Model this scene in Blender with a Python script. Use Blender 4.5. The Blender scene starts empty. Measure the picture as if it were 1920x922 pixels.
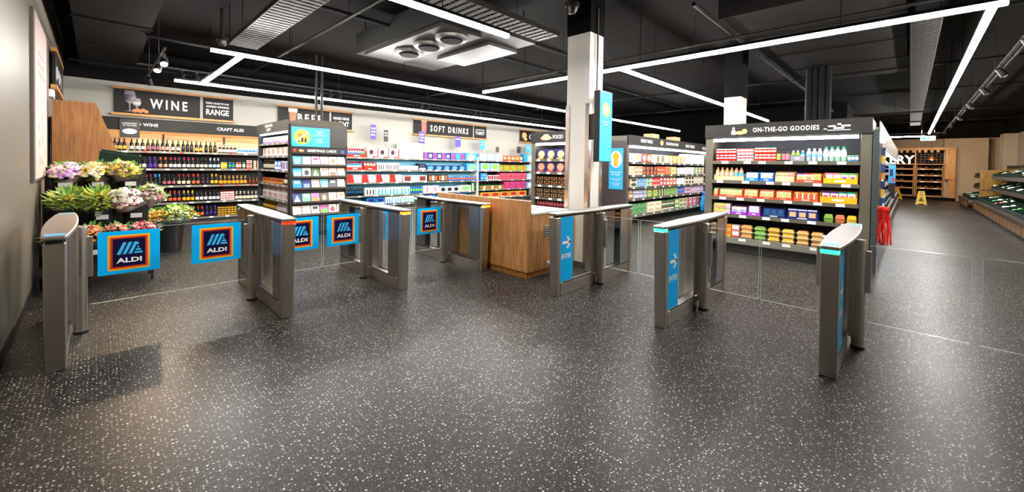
import bpy, math, random
from mathutils import Matrix, Vector

# ------------------------------------------------------------------ camera, world, lights, exposure
SC = bpy.context.scene
COL = SC.collection
cam_data = bpy.data.cameras.new('camera')
cam_data.sensor_fit = 'HORIZONTAL'
cam_data.sensor_width = 36.0
cam_data.lens = 36.0 * 763.29 / 1920.0
cam_data.shift_y = -(461.0 - 322.92) / 1920.0
cam_data.clip_end = 200
cam = bpy.data.objects.new('camera', cam_data)
COL.objects.link(cam)
_r = ((0.69927162, -0.714692, 0.01531475), (-0.0019884, -0.02336806, -0.99972495), (0.7148533, 0.69904884, -0.01776171))
cam.matrix_world = Matrix(((_r[0][0], -_r[1][0], -_r[2][0], 0.0),
                           (_r[0][1], -_r[1][1], -_r[2][1], 0.0),
                           (_r[0][2], -_r[1][2], -_r[2][2], 1.63),
                           (0, 0, 0, 1)))
SC.camera = cam
SC.view_settings.view_transform = 'Standard'
SC.view_settings.look = 'None'
SC.view_settings.gamma = 1.0
SC.view_settings.use_curve_mapping = False
SC.view_settings.exposure = 1.15
world = bpy.data.worlds.new('world')
SC.world = world
world.use_nodes = True
world.node_tree.nodes['Background'].inputs[0].default_value = (0.9, 0.95, 1.0, 1)
world.node_tree.nodes['Background'].inputs[1].default_value = 0.02
STRIP_POWER = 66.0
SPOT_POWER = 1.0

# ------------------------------------------------------------------ helpers
rnd = random.Random(7)

def lin(h):
    if not isinstance(h, str):
        return tuple(h)
    h = h.lstrip('#')
    c = [int(h[i:i + 2], 16) / 255.0 for i in (0, 2, 4)]
    return tuple(x / 12.92 if x <= 0.04045 else ((x + 0.055) / 1.055) ** 2.4 for x in c)

MATS = {}

def M(col, rough=0.5, metal=0.0, vary=0.06, scale=40.0, spec=0.5):
    """plain coloured surface with a little procedural unevenness"""
    key = (col, rough, metal, vary, scale, spec)
    if key in MATS:
        return MATS[key]
    m = bpy.data.materials.new('surface_' + str(len(MATS)))
    m.use_nodes = True
    nt = m.node_tree
    b = nt.nodes['Principled BSDF']
    c = lin(col)
    b.inputs['Roughness'].default_value = rough
    b.inputs['Metallic'].default_value = metal
    b.inputs['Specular IOR Level'].default_value = spec
    if vary > 0:
        tc = nt.nodes.new('ShaderNodeTexCoord')
        nz = nt.nodes.new('ShaderNodeTexNoise')
        nz.inputs['Scale'].default_value = scale
        nz.inputs['Detail'].default_value = 2
        nt.links.new(tc.outputs['Object'], nz.inputs['Vector'])
        mx = nt.nodes.new('ShaderNodeMix')
        mx.data_type = 'RGBA'
        mx.inputs['A'].default_value = tuple(x * (1 - vary) for x in c) + (1,)
        mx.inputs['B'].default_value = tuple(min(1, x * (1 + vary)) for x in c) + (1,)
        nt.links.new(nz.outputs['Fac'], mx.inputs['Factor'])
        nt.links.new(mx.outputs['Result'], b.inputs['Base Color'])
    else:
        b.inputs['Base Color'].default_value = c + (1,)
    m.diffuse_color = c + (1,)
    MATS[key] = m
    return m

def EM(col, strength, name='lit'):
    key = ('em', col, strength)
    if key in MATS:
        return MATS[key]
    m = bpy.data.materials.new(name + '_' + str(len(MATS)))
    m.use_nodes = True
    nt = m.node_tree
    b = nt.nodes['Principled BSDF']
    c = lin(col)
    b.inputs['Base Color'].default_value = c + (1,)
    b.inputs['Emission Color'].default_value = c + (1,)
    b.inputs['Emission Strength'].default_value = strength
    MATS[key] = m
    return m

def wood(key, c0, c1, axis='z', rough=0.45, scale=3.0):
    if key in MATS:
        return MATS[key]
    m = bpy.data.materials.new(key)
    m.use_nodes = True
    nt = m.node_tree
    b = nt.nodes['Principled BSDF']
    tc = nt.nodes.new('ShaderNodeTexCoord')
    mp = nt.nodes.new('ShaderNodeMapping')
    s = {'z': (9, 9, 0.8), 'x': (0.8, 9, 9), 'y': (9, 0.8, 9)}[axis]
    mp.inputs['Scale'].default_value = s
    nt.links.new(tc.outputs['Object'], mp.inputs['Vector'])
    nz = nt.nodes.new('ShaderNodeTexNoise')
    nz.inputs['Scale'].default_value = scale
    nz.inputs['Detail'].default_value = 6
    nz.inputs['Distortion'].default_value = 0.6
    nt.links.new(mp.outputs['Vector'], nz.inputs['Vector'])
    cr = nt.nodes.new('ShaderNodeValToRGB')
    cr.color_ramp.elements[0].position = 0.3
    cr.color_ramp.elements[0].color = lin(c0) + (1,)
    cr.color_ramp.elements[1].position = 0.7
    cr.color_ramp.elements[1].color = lin(c1) + (1,)
    nt.links.new(nz.outputs['Fac'], cr.inputs['Fac'])
    nt.links.new(cr.outputs['Color'], b.inputs['Base Color'])
    b.inputs['Roughness'].default_value = rough
    MATS[key] = m
    return m

def steel(key='brushed_steel', c=(0.56, 0.52, 0.48), rough=0.32):
    if key in MATS:
        return MATS[key]
    m = bpy.data.materials.new(key)
    m.use_nodes = True
    nt = m.node_tree
    b = nt.nodes['Principled BSDF']
    b.inputs['Base Color'].default_value = c + (1,)
    b.inputs['Metallic'].default_value = 1.0
    tc = nt.nodes.new('ShaderNodeTexCoord')
    mp = nt.nodes.new('ShaderNodeMapping')
    mp.inputs['Scale'].default_value = (60, 60, 0.6)
    nt.links.new(tc.outputs['Object'], mp.inputs['Vector'])
    nz = nt.nodes.new('ShaderNodeTexNoise')
    nz.inputs['Scale'].default_value = 6
    nt.links.new(mp.outputs['Vector'], nz.inputs['Vector'])
    mr = nt.nodes.new('ShaderNodeMapRange')
    mr.inputs['To Min'].default_value = rough - 0.06
    mr.inputs['To Max'].default_value = rough + 0.1
    nt.links.new(nz.outputs['Fac'], mr.inputs['Value'])
    nt.links.new(mr.outputs['Result'], b.inputs['Roughness'])
    MATS[key] = m
    return m

def clear(key='clear_glass', tint=(0.975, 0.985, 0.98), ior=1.45, gloss=(1, 1, 1)):
    """thin architectural glass: fresnel reflection over straight transmission"""
    if key in MATS:
        return MATS[key]
    m = bpy.data.materials.new(key)
    m.use_nodes = True
    nt = m.node_tree
    nt.nodes.clear()
    out = nt.nodes.new('ShaderNodeOutputMaterial')
    tr = nt.nodes.new('ShaderNodeBsdfTransparent')
    tr.inputs[0].default_value = tint + (1,)
    gl = nt.nodes.new('ShaderNodeBsdfGlossy')
    gl.inputs['Roughness'].default_value = 0.03
    gl.inputs['Color'].default_value = gloss + (1,)
    geo = nt.nodes.new('ShaderNodeNewGeometry')
    dt = nt.nodes.new('ShaderNodeVectorMath'); dt.operation = 'DOT_PRODUCT'
    nt.links.new(geo.outputs['Normal'], dt.inputs[0]); nt.links.new(geo.outputs['Incoming'], dt.inputs[1])
    ab = nt.nodes.new('ShaderNodeMath'); ab.operation = 'ABSOLUTE'
    nt.links.new(dt.outputs['Value'], ab.inputs[0])
    inv = nt.nodes.new('ShaderNodeMath'); inv.operation = 'SUBTRACT'; inv.inputs[0].default_value = 1.0
    nt.links.new(ab.outputs[0], inv.inputs[1])
    pw = nt.nodes.new('ShaderNodeMath'); pw.operation = 'POWER'; pw.inputs[1].default_value = 5.0
    nt.links.new(inv.outputs[0], pw.inputs[0])
    fr = nt.nodes.new('ShaderNodeMath'); fr.operation = 'MULTIPLY_ADD'; fr.inputs[1].default_value = 0.94; fr.inputs[2].default_value = 0.035
    nt.links.new(pw.outputs[0], fr.inputs[0])
    mx = nt.nodes.new('ShaderNodeMixShader')
    nt.links.new(fr.outputs[0], mx.inputs[0])
    nt.links.new(tr.outputs[0], mx.inputs[1])
    nt.links.new(gl.outputs[0], mx.inputs[2])
    nt.links.new(mx.outputs[0], out.inputs[0])
    MATS[key] = m
    return m

class MB:
    """collects simple shapes into one mesh"""
    def __init__(self):
        self.v = []; self.f = []; self.m = []
    def add(self, vs, fs, mi=0):
        o = len(self.v)
        self.v += [tuple(p) for p in vs]
        for k, f in enumerate(fs):
            self.f.append(tuple(i + o for i in f))
            self.m.append(mi if isinstance(mi, int) else mi[k])
        return self
    def box(self, x0, x1, y0, y1, z0, z1, mi=0):
        vs = [(x, y, z) for z in (z0, z1) for y in (y0, y1) for x in (x0, x1)]
        return self.add(vs, [(0, 2, 3, 1), (4, 5, 7, 6), (0, 1, 5, 4), (2, 6, 7, 3), (0, 4, 6, 2), (1, 3, 7, 5)], mi)
    def frustum(self, a, b, z0, z1, mi=0):
        """a, b = (x0,x1,y0,y1) at z0 and z1"""
        vs = [(a[0], a[2], z0), (a[1], a[2], z0), (a[0], a[3], z0), (a[1], a[3], z0),
              (b[0], b[2], z1), (b[1], b[2], z1), (b[0], b[3], z1), (b[1], b[3], z1)]
        return self.add(vs, [(0, 2, 3, 1), (4, 5, 7, 6), (0, 1, 5, 4), (2, 6, 7, 3), (0, 4, 6, 2), (1, 3, 7, 5)], mi)
    def lathe(self, cx, cy, prof, n=10, mi=0, cz=0.0):
        """prof = [(r, z[, mat])] bottom to top; the mat of a ring colours the band above it"""
        o = len(self.v)
        k = len(prof)
        for p in prof:
            for i in range(n):
                a = 2 * math.pi * i / n
                self.v.append((cx + p[0] * math.cos(a), cy + p[0] * math.sin(a), cz + p[1]))
        for j in range(k - 1):
            mm = prof[j][2] if len(prof[j]) > 2 else mi
            for i in range(n):
                i2 = (i + 1) % n
                self.f.append((o + j * n + i, o + j * n + i2, o + (j + 1) * n + i2, o + (j + 1) * n + i))
                self.m.append(mm)
        self.f.append(tuple(o + i for i in reversed(range(n)))); self.m.append(prof[0][2] if len(prof[0]) > 2 else mi)
        self.f.append(tuple(o + (k - 1) * n + i for i in range(n))); self.m.append(prof[-2][2] if len(prof[-2]) > 2 else mi)
        return self
    def cyl(self, cx, cy, z0, z1, r, n=12, mi=0):
        return self.lathe(cx, cy, [(r, z0), (r, z1)], n, mi)
    def prism(self, pts, axis, a0, a1, mi=0):
        """2D outline extruded along axis; pts are (y,z) for x, (x,z) for y, (x,y) for z"""
        def P(p, a):
            return {'x': (a, p[0], p[1]), 'y': (p[0], a, p[1]), 'z': (p[0], p[1], a)}[axis]
        n = len(pts)
        vs = [P(p, a0) for p in pts] + [P(p, a1) for p in pts]
        fs = [tuple(range(n - 1, -1, -1)), tuple(range(n, 2 * n))]
        fs += [(i, (i + 1) % n, n + (i + 1) % n, n + i) for i in range(n)]
        return self.add(vs, fs, mi)
    def tube(self, pts, r, n=8, mi=0):
        pts = [Vector(p) for p in pts]
        o = len(self.v)
        for k, p in enumerate(pts):
            t = (pts[min(k + 1, len(pts) - 1)] - pts[max(k - 1, 0)]).normalized()
            a = t.cross(Vector((0, 0, 1)))
            if a.length < 1e-3:
                a = t.cross(Vector((0, 1, 0)))
            a.normalize(); b = t.cross(a)
            rr = r[k] if isinstance(r, (list, tuple)) else r
            for i in range(n):
                q = 2 * math.pi * i / n
                self.v.append(tuple(p + a * (rr * math.cos(q)) + b * (rr * math.sin(q))))
        for j in range(len(pts) - 1):
            for i in range(n):
                i2 = (i + 1) % n
                self.f.append((o + j * n + i, o + j * n + i2, o + (j + 1) * n + i2, o + (j + 1) * n + i)); self.m.append(mi)
        self.f.append(tuple(o + i for i in reversed(range(n)))); self.m.append(mi)
        self.f.append(tuple(o + (len(pts) - 1) * n + i for i in range(n))); self.m.append(mi)
        return self
    def ball(self, c, r, n=6, k=4, mi=0):
        rx, ry, rz = r if isinstance(r, (tuple, list)) else (r, r, r)
        o = len(self.v)
        self.v.append((c[0], c[1], c[2] - rz))
        for j in range(1, k):
            ph = -math.pi / 2 + math.pi * j / k
            for i in range(n):
                a = 2 * math.pi * (i + 0.5 * (j % 2)) / n
                self.v.append((c[0] + rx * math.cos(ph) * math.cos(a), c[1] + ry * math.cos(ph) * math.sin(a), c[2] + rz * math.sin(ph)))
        self.v.append((c[0], c[1], c[2] + rz))
        t = len(self.v) - 1
        for i in range(n):
            i2 = (i + 1) % n
            self.f.append((o, o + 1 + i2, o + 1 + i)); self.m.append(mi)
            for j in range(k - 2):
                a = o + 1 + j * n
                self.f.append((a + i, a + i2, a + n + i2, a + n + i)); self.m.append(mi)
            a = o + 1 + (k - 2) * n
            self.f.append((a + i, a + i2, t)); self.m.append(mi)
        return self
    def mesh(self, name, mats, smooth=False):
        me = bpy.data.meshes.new(name)
        me.from_pydata(self.v, [], self.f)
        for mt in (mats if isinstance(mats, (list, tuple)) else [mats]):
            me.materials.append(mt)
        me.polygons.foreach_set('material_index', self.m)
        if smooth:
            me.polygons.foreach_set('use_smooth', [True] * len(self.f))
        me.update()
        return me
    def build(self, name, mats, parent=None, smooth=False, bevel=0.0, loc=None):
        o = bpy.data.objects.new(name, self.mesh(name, mats, smooth))
        COL.objects.link(o)
        if loc is not None:
            o.location = loc
        if parent is not None:
            o.parent = parent
        if bevel:
            md = o.modifiers.new('soft_edges', 'BEVEL')
            md.width = bevel; md.segments = 2; md.limit_method = 'ANGLE'
        if smooth:
            try:
                o.data.set_sharp_from_angle(angle=math.radians(38))
            except Exception:
                pass
        return o

def B(x0, x1, y0, y1, z0, z1):
    return MB().box(x0, x1, y0, y1, z0, z1)

def tag(o, label, cat, group=None):
    o['label'] = label; o['category'] = cat
    if group:
        o['group'] = group
    return o

def thing(name, label, cat, loc=(0, 0, 0), rz=0.0, group=None):
    o = bpy.data.objects.new(name, None)
    o.empty_display_size = 0.1
    COL.objects.link(o)
    o.location = loc; o.rotation_euler = (0, 0, rz)
    return tag(o, label, cat, group)

def struct(o):
    o['kind'] = 'structure'
    return o

def stuff(o):
    o['kind'] = 'stuff'
    return o

def copy_tree(o, parent=None):
    c = o.copy(); COL.objects.link(c); c.parent = parent
    for ch in list(o.children):
        copy_tree(ch, c)
    return c

_txt = {}
def text_mesh(body, bold=0.0, gap=1.0):
    """flat letters, capital height 1, starting at x = 0"""
    k = (body, bold, gap)
    if k not in _txt:
        cu = bpy.data.curves.new('lettering', 'FONT')
        cu.body = body; cu.offset = bold; cu.space_character = gap; cu.resolution_u = 2; cu.size = 1.0 / 0.73
        ob = bpy.data.objects.new('lettering', cu)
        COL.objects.link(ob)
        dg = bpy.context.evaluated_depsgraph_get()
        me = bpy.data.meshes.new_from_object(ob.evaluated_get(dg))
        vs = [(v.co.x, v.co.y) for v in me.vertices]
        fs = [tuple(p.vertices) for p in me.polygons]
        bpy.data.objects.remove(ob); bpy.data.curves.remove(cu); bpy.data.meshes.remove(me)
        x0 = min(v[0] for v in vs); x1 = max(v[0] for v in vs)
        _txt[k] = ([(x - x0, y) for x, y in vs], fs, x1 - x0)
    return _txt[k]

def letters(name, body, o, u, h, mat, parent=None, width=None, align='c', bold=0.02, n=None, v=(0, 0, 1), off=0.003, depth=0.0, gap=1.0):
    """printed lettering: o = anchor at the baseline, u = reading direction, v = up, h = capital height"""
    vs, fs, w = text_mesh(body, bold, gap)
    u = Vector(u); v = Vector(v); n = u.cross(v) if n is None else Vector(n)
    sx = h if width is None else width / w
    dx = {'l': 0.0, 'c': -0.5, 'r': -1.0}[align] * w * sx
    o = Vector(o)
    mb = MB()
    mb.add([o + u * (x * sx + dx) + v * (y * h) + n * (off + depth) for x, y in vs], fs)
    if depth:
        edges = {}
        for f in fs:
            for i in range(len(f)):
                e = (f[i], f[(i + 1) % len(f)])
                edges[e] = edges.get(e, 0) + 1
        rim = [e for e in edges if (e[1], e[0]) not in edges]
        k = len(mb.v)
        mb.v += [tuple(o + u * (x * sx + dx) + v * (y * h) + n * off) for x, y in vs]
        for a, b_ in rim:
            mb.f.append((b_, a, a + k, b_ + k)); mb.m.append(0)
    return mb.build(name, mat, parent)

UX = (1, 0, 0)      # reading direction of a face that looks towards -Y
UY = (0, -1, 0)     # reading direction of a face that looks towards -X
QT = -math.pi / 2   # turns a thing built facing -Y to face -X

# common materials
STEEL = steel()
STEEL_D = steel('dark_steel', (0.36, 0.34, 0.32), 0.28)
CHROME = steel('polished_steel', (0.6, 0.58, 0.55), 0.16)
GLASS = clear()
BLACK = M('#141414', 0.5, 0, 0.1, 8)
BLACKP = M('#1c1b1a', 0.35, 0, 0.1, 8)
CHARCOAL = M('#2b2a28', 0.5, 0, 0.08, 6)
SIGNB = M('#262524', 0.55, 0, 0.1, 12, .2)
WHITE = M('#f2f2ee', 0.5, 0, 0.02)
GREYM = M('#6a675f', 0.4, 0.3, 0.08, 6)
BLUE = M('#00b4ff', 0.45, 0, 0.02, 40, .15)
EDGE = M('#cfe4da', 0.15, 0, 0.03)
OAK = wood('oak_boards', '#9a6a34', '#c9965a', 'z')
OAKX = wood('oak_rails', '#a8713a', '#d09a58', 'x')
# ------------------------------------------------------------------ setting
def floor_material():
    m = bpy.data.materials.new('speckled_vinyl')
    m.use_nodes = True
    nt = m.node_tree; N = nt.nodes; L = nt.links
    b = N['Principled BSDF']
    tc = N.new('ShaderNodeTexCoord')
    def mix(a, bcol, fac, mode='MIX'):
        x = N.new('ShaderNodeMix'); x.data_type = 'RGBA'; x.blend_type = mode
        for s, val in (('A', a), ('B', bcol)):
            if isinstance(val, tuple):
                x.inputs[s].default_value = val + (1,)
            else:
                L.new(val, x.inputs[s])
        if isinstance(fac, float):
            x.inputs['Factor'].default_value = fac
        else:
            L.new(fac, x.inputs['Factor'])
        return x.outputs['Result']
    def chips(scale, size, share, warp):
        nz = N.new('ShaderNodeTexNoise'); nz.inputs['Scale'].default_value = scale * 1.3; nz.inputs['Detail'].default_value = 1
        L.new(tc.outputs['Object'], nz.inputs['Vector'])
        vm = N.new('ShaderNodeVectorMath'); vm.operation = 'SCALE'; vm.inputs['Scale'].default_value = warp / scale
        L.new(nz.outputs['Color'], vm.inputs[0])
        va = N.new('ShaderNodeVectorMath'); va.operation = 'ADD'
        L.new(tc.outputs['Object'], va.inputs[0]); L.new(vm.outputs[0], va.inputs[1])
        vo = N.new('ShaderNodeTexVoronoi'); vo.voronoi_dimensions = '2D'; vo.inputs['Scale'].default_value = scale
        L.new(va.outputs[0], vo.inputs['Vector'])
        sp = N.new('ShaderNodeSeparateColor'); L.new(vo.outputs['Color'], sp.inputs[0])
        # chip radius depends on the cell
        r = N.new('ShaderNodeMath'); r.operation = 'MULTIPLY_ADD'; r.inputs[1].default_value = size; r.inputs[2].default_value = size * 0.45
        L.new(sp.outputs[1], r.inputs[0])
        d = N.new('ShaderNodeMath'); d.operation = 'LESS_THAN'
        L.new(vo.outputs['Distance'], d.inputs[0]); L.new(r.outputs[0], d.inputs[1])
        k = N.new('ShaderNodeMath'); k.operation = 'LESS_THAN'; k.inputs[1].default_value = share
        L.new(sp.outputs[0], k.inputs[0])
        q = N.new('ShaderNodeMath'); q.operation = 'MULTIPLY'
        L.new(d.outputs[0], q.inputs[0]); L.new(k.outputs[0], q.inputs[1])
        return q.outputs[0], sp.outputs[2]
    big = N.new('ShaderNodeTexNoise'); big.inputs['Scale'].default_value = 0.5; big.inputs['Detail'].default_value = 4
    L.new(tc.outputs['Object'], big.inputs['Vector'])
    fine = N.new('ShaderNodeTexNoise'); fine.inputs['Scale'].default_value = 130; fine.inputs['Detail'].default_value = 2
    L.new(tc.outputs['Object'], fine.inputs['Vector'])
    base = mix(lin('#151413'), lin('#23211f'), fine.outputs['Fac'])
    # tiles with slightly different tone
    br = N.new('ShaderNodeTexBrick'); br.inputs['Scale'].default_value = 1.0
    br.inputs['Brick Width'].default_value = 1.0; br.inputs['Row Height'].default_value = 0.5
    br.inputs['Mortar Size'].default_value = 0.0022
    br.inputs['Color1'].default_value = (0.86, 0.86, 0.86, 1); br.inputs['Color2'].default_value = (1.12, 1.1, 1.08, 1)
    br.inputs['Mortar'].default_value = (0.6, 0.6, 0.6, 1)
    L.new(tc.outputs['Object'], br.inputs['Vector'])
    base = mix(base, br.outputs['Color'], 1.0, 'MULTIPLY')
    f1, t1 = chips(46, 0.185, 0.42, 0.30)
    f2, t2 = chips(88, 0.26, 0.60, 0.30)
    f3, t3 = chips(52, 0.28, 0.35, 0.30)
    c2 = mix(lin('#33302c'), lin('#76716a'), t2)
    c1 = mix(lin('#8e887f'), lin('#d4d0c8'), t1)
    col = mix(base, lin('#0e0e0d'), f3)
    col = mix(col, c2, f2)
    col = mix(col, c1, f1)
    L.new(col, b.inputs['Base Color'])
    mr = N.new('ShaderNodeMapRange'); mr.inputs['To Min'].default_value = 0.33; mr.inputs['To Max'].default_value = 0.43
    L.new(big.outputs['Fac'], mr.inputs['Value'])
    L.new(mr.outputs['Result'], b.inputs['Roughness'])
    b.inputs['Specular IOR Level'].default_value = 0.16
    return m

FLOOR = floor_material()
WALLM = M('#6b655b', 0.45, 0, 0.03, 3, .3)
WALLW = M('#a9a79f', 0.6, 0, 0.03, 3)
WALLB = M('#a89c88', 0.7, 0, 0.04, 3)
CEILM = M('#0c0a09', 0.8, 0, 0.15, 1.5, .08)
DARKM = M('#0c0b0b', 0.8, 0, 0.15, 2, .12)

XR, YB, XF, YR, CZ = -0.53, 14.2, 34.6, -3.6, 4.4
struct(B(XR - .2, XF + .2, -5, YB + .2, -0.1, 0).build('floor', FLOOR))
struct(B(XR - .2, XF + .2, -5, YB + .2, CZ, CZ + .1).build('ceiling', CEILM))
wl = struct(B(XR - .15, XR, YR, YB, 0, CZ).build('wall_left', WALLM))
wb = struct(B(XR, 21.5, YB, YB + .15, 0, 3.56).build('wall_back', WALLW))
struct(B(XR, 21.5, YB, YB + .15, 3.56, CZ).build('trim_1', DARKM))
struct(B(21.5, 21.65, 1.9, YB + .15, 0, CZ).build('wall_store', DARKM))
struct(B(XF, XF + .15, YR, 4.0, 0, 3.55).build('wall_far', WALLB))
struct(B(XF, XF + .15, YR, 4.0, 3.55, CZ).build('trim_2', DARKM))
struct(B(21.65, XF, 1.9, 2.05, 0, CZ).build('wall_aisle', DARKM))
struct(B(XR - .15, XF, YR - .15, YR, 0, 3.5).build('wall_right', WALLB))
struct(B(XR - .15, XF, YR - .15, YR, 3.5, CZ).build('trim_3', DARKM))
struct(B(XR, XR + .012, YR, 9.6, 0, .1).build('baseboard_left', BLACK))
struct(B(XF - .9, XF, -3.0, -1.35, 0, 3.5).build('wall_pier', WALLB))

# pilasters on the far wall of the produce aisle
for x in (23.6, 30.4):
    struct(B(x, x + 1.0, YR, YR + .45, 0, 3.5).build('wall_pilaster', WALLB))

# columns
def column(name, x0, x1, y0, y1, ztop, label, guards):
    r = thing(name, label, 'column', (x0, y0, 0))
    w, d = x1 - x0, y1 - y0
    B(0, w, 0, d, 0, ztop).build('column_shaft', M('#eceae4', .55, 0, .02, 3), r)
    B(-.012, w + .012, -.012, d + .012, ztop, CZ).build('column_head', DARKM, r)
    B(-.008, w + .008, -.008, d + .008, 0.0, .1).build('column_skirting', BLACK, r)
    if guards:
        for gx, gy, sx, sy in ((0, 0, 1, 1), (0, d, 1, -1), (w, 0, -1, 1)):
            mb = MB()
            mb.box(min(gx - sx * .012, gx + sx * .06), max(gx - sx * .012, gx + sx * .06), gy - .012 if sy > 0 else gy, gy if sy > 0 else gy + .012, .1, 2.62)
            mb.box(gx - .012 if sx > 0 else gx, gx if sx > 0 else gx + .012, min(gy, gy + sy * .06), max(gy, gy + sy * .06), .1, 2.62)
            mb.build('corner_guard', CHROME, r)
        MB().tube([(.17, -.03, 2.6), (.17, -.03, ztop + .4)], .014).build('conduit', GREYM, r)
    return r
column('store_column', 5.42, 5.80, 3.63, 4.06, 3.74, 'white square column with metal corner guards and a hanging screen', True)
column('store_column', 10.0, 10.45, 2.72, 3.06, 3.23, 'small white column standing behind the food chiller under the ceiling', False)

# ------------------------------------------------------------------ lights: continuous strip lights hung from the ceiling
STRIPM = EM('#fffaf5', STRIP_POWER, 'strip_light')
SPOTM = EM('#ffd9a8', 40.0, 'spot_lens')
SZ = 3.3
def strip(label, x0, x1, y0, y1, hang=2.2):
    r = thing('strip_light', label, 'strip light', ((x0 + x1) / 2, (y0 + y1) / 2, SZ), group='suspended strip lights')
    cx, cy = (x0 + x1) / 2, (y0 + y1) / 2
    hx, hy = (x1 - x0) / 2, (y1 - y0) / 2
    if hx > hy:
        B(-hx, hx, -.03, .03, .006, .05).build('diffuser', STRIPM, r)
        B(-hx - .004, hx + .004, -.034, .034, .0505, .09).build('housing', DARKM, r)
    else:
        B(-.03, .03, -hy, hy, .006, .05).build('diffuser', STRIPM, r)
        B(-.034, .034, -hy - .004, hy + .004, .0505, .09).build('housing', DARKM, r)
    n = max(2, int(max(hx, hy) * 2 / hang))
    for i in range(n):
        t = (i + .5) / n * 2 - 1
        MB().tube([(t * hx if hx > hy else 0, t * hy if hy > hx else 0, .09), (t * hx if hx > hy else 0, t * hy if hy > hx else 0, CZ - SZ)], .006, 5).build('hanger_wire', DARKM, r)
    return r
strip('strip light running over the card stand towards the ready meal chiller', 1.24, 19.0, 7.68, 7.75)
strip('strip light running along the back wall above the drinks signs', 1.18, 16.5, 11.24, 11.31)
strip('short cross strip light joining the two rear strip lights', 1.62, 1.69, 7.76, 11.23)
strip('strip light overhead ending short of the tall white column', -0.4, 3.8, 3.80, 3.87)
strip('cross strip light passing behind the tall white column', 6.33, 6.40, -.66, 7.2)
strip('strip light leading over the on-the-go chiller from the cross strip', 6.41, 16.6, 3.60, 3.67)
strip('strip light running down the produce aisle to the exit sign', 6.41, 26.1, -.60, -.53)
strip('short strip light crossing the far end of the produce aisle', 28.0, 28.07, -.5, 1.6)
# ------------------------------------------------------------------ entry and exit gates
# built along +Y from the near end; local +x turns to world -Y on the entry side
GL = 1.93
LED_G = EM('#20ff90', 3.0, 'green_led'); LED_R = EM('#ff2a10', 1.2, 'red_led'); LED_O = EM('#ff5a10', 4.0, 'orange_led')
LOGO_NAVY = M('#0f0f3c', 0.45, 0, 0, 40, .15); LOGO_RED = M('#c4321c', 0.45, 0, 0, 40, .15); LOGO_OR = M('#e8811c', 0.45, 0, 0, 40, .15)
LOGO_YE = M('#f6b21a', 0.45, 0, 0, 40, .15); LOGO_CY = M('#3cb8f0', 0.45, 0, 0, 40, .15); STICK = M('#35b4f5', 0.4, 0, 0.02)

def logo(o, w, parent):
    """framed emblem with striped A and lettering, on a face that looks towards -Y; o = centre bottom, w = width"""
    ox, oy, oz = o
    h = w * 1.12
    for k, (ins, mt, nm) in enumerate(((0, LOGO_YE, 'yellow_frame'), (.045, LOGO_OR, 'orange_frame'), (.07, LOGO_RED, 'red_frame'), (.115, LOGO_NAVY, 'navy_field'))):
        a = ins * w
        y = oy - .0012 * (k + 1)
        MB().add([(ox - w / 2 + a, y, oz + a), (ox + w / 2 - a, y, oz + a), (ox + w / 2 - a, y, oz + h - a), (ox - w / 2 + a, y, oz + h - a)], [(0, 1, 2, 3)]).build(nm, mt, parent)
    y = oy - .0062
    mb = MB()
    def q(pts):
        mb.add([(ox + (px - .5) * w, y, oz + pz * w) for px, pz in pts], [tuple(range(len(pts)))])
    # three slanted bars
    for i in range(3):
        x = .205 + i * .135
        q([(x, .50), (x + .085, .50), (x + .235, .88), (x + .15, .88)])
    # stepped bars on the far slope of the A
    for i in range(4):
        z0 = .50 + i * .093
        z1 = z0 + .062
        lx = lambda z: .205 + 3 * .135 + (z - .50) * .395 - .002
        rx = lambda z: .83 - (z - .50) ** 1.15 * .62
        q([(lx(z0), z0), (rx(z0), z0), (rx(z1), z1), (lx(z1), z1)])
    mb.build('striped_letter', LOGO_CY, parent)
    letters('lettering', 'ALDI', (ox, oy - .0055, oz + .235 * w), UX, .15 * w, WHITE, parent, width=.60 * w, bold=.045, off=.001)

GATE_PROTO = {}
def lid_outline(w0, w1, y0, y1, n=14):
    pts = []
    for i in range(n + 1):
        t = i / n
        pts.append((w0 + (w1 - w0) * math.sin(math.pi * t) ** .8, y0 + (y1 - y0) * t))
    return pts + [(-x, y) for x, y in reversed(pts)]

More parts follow.
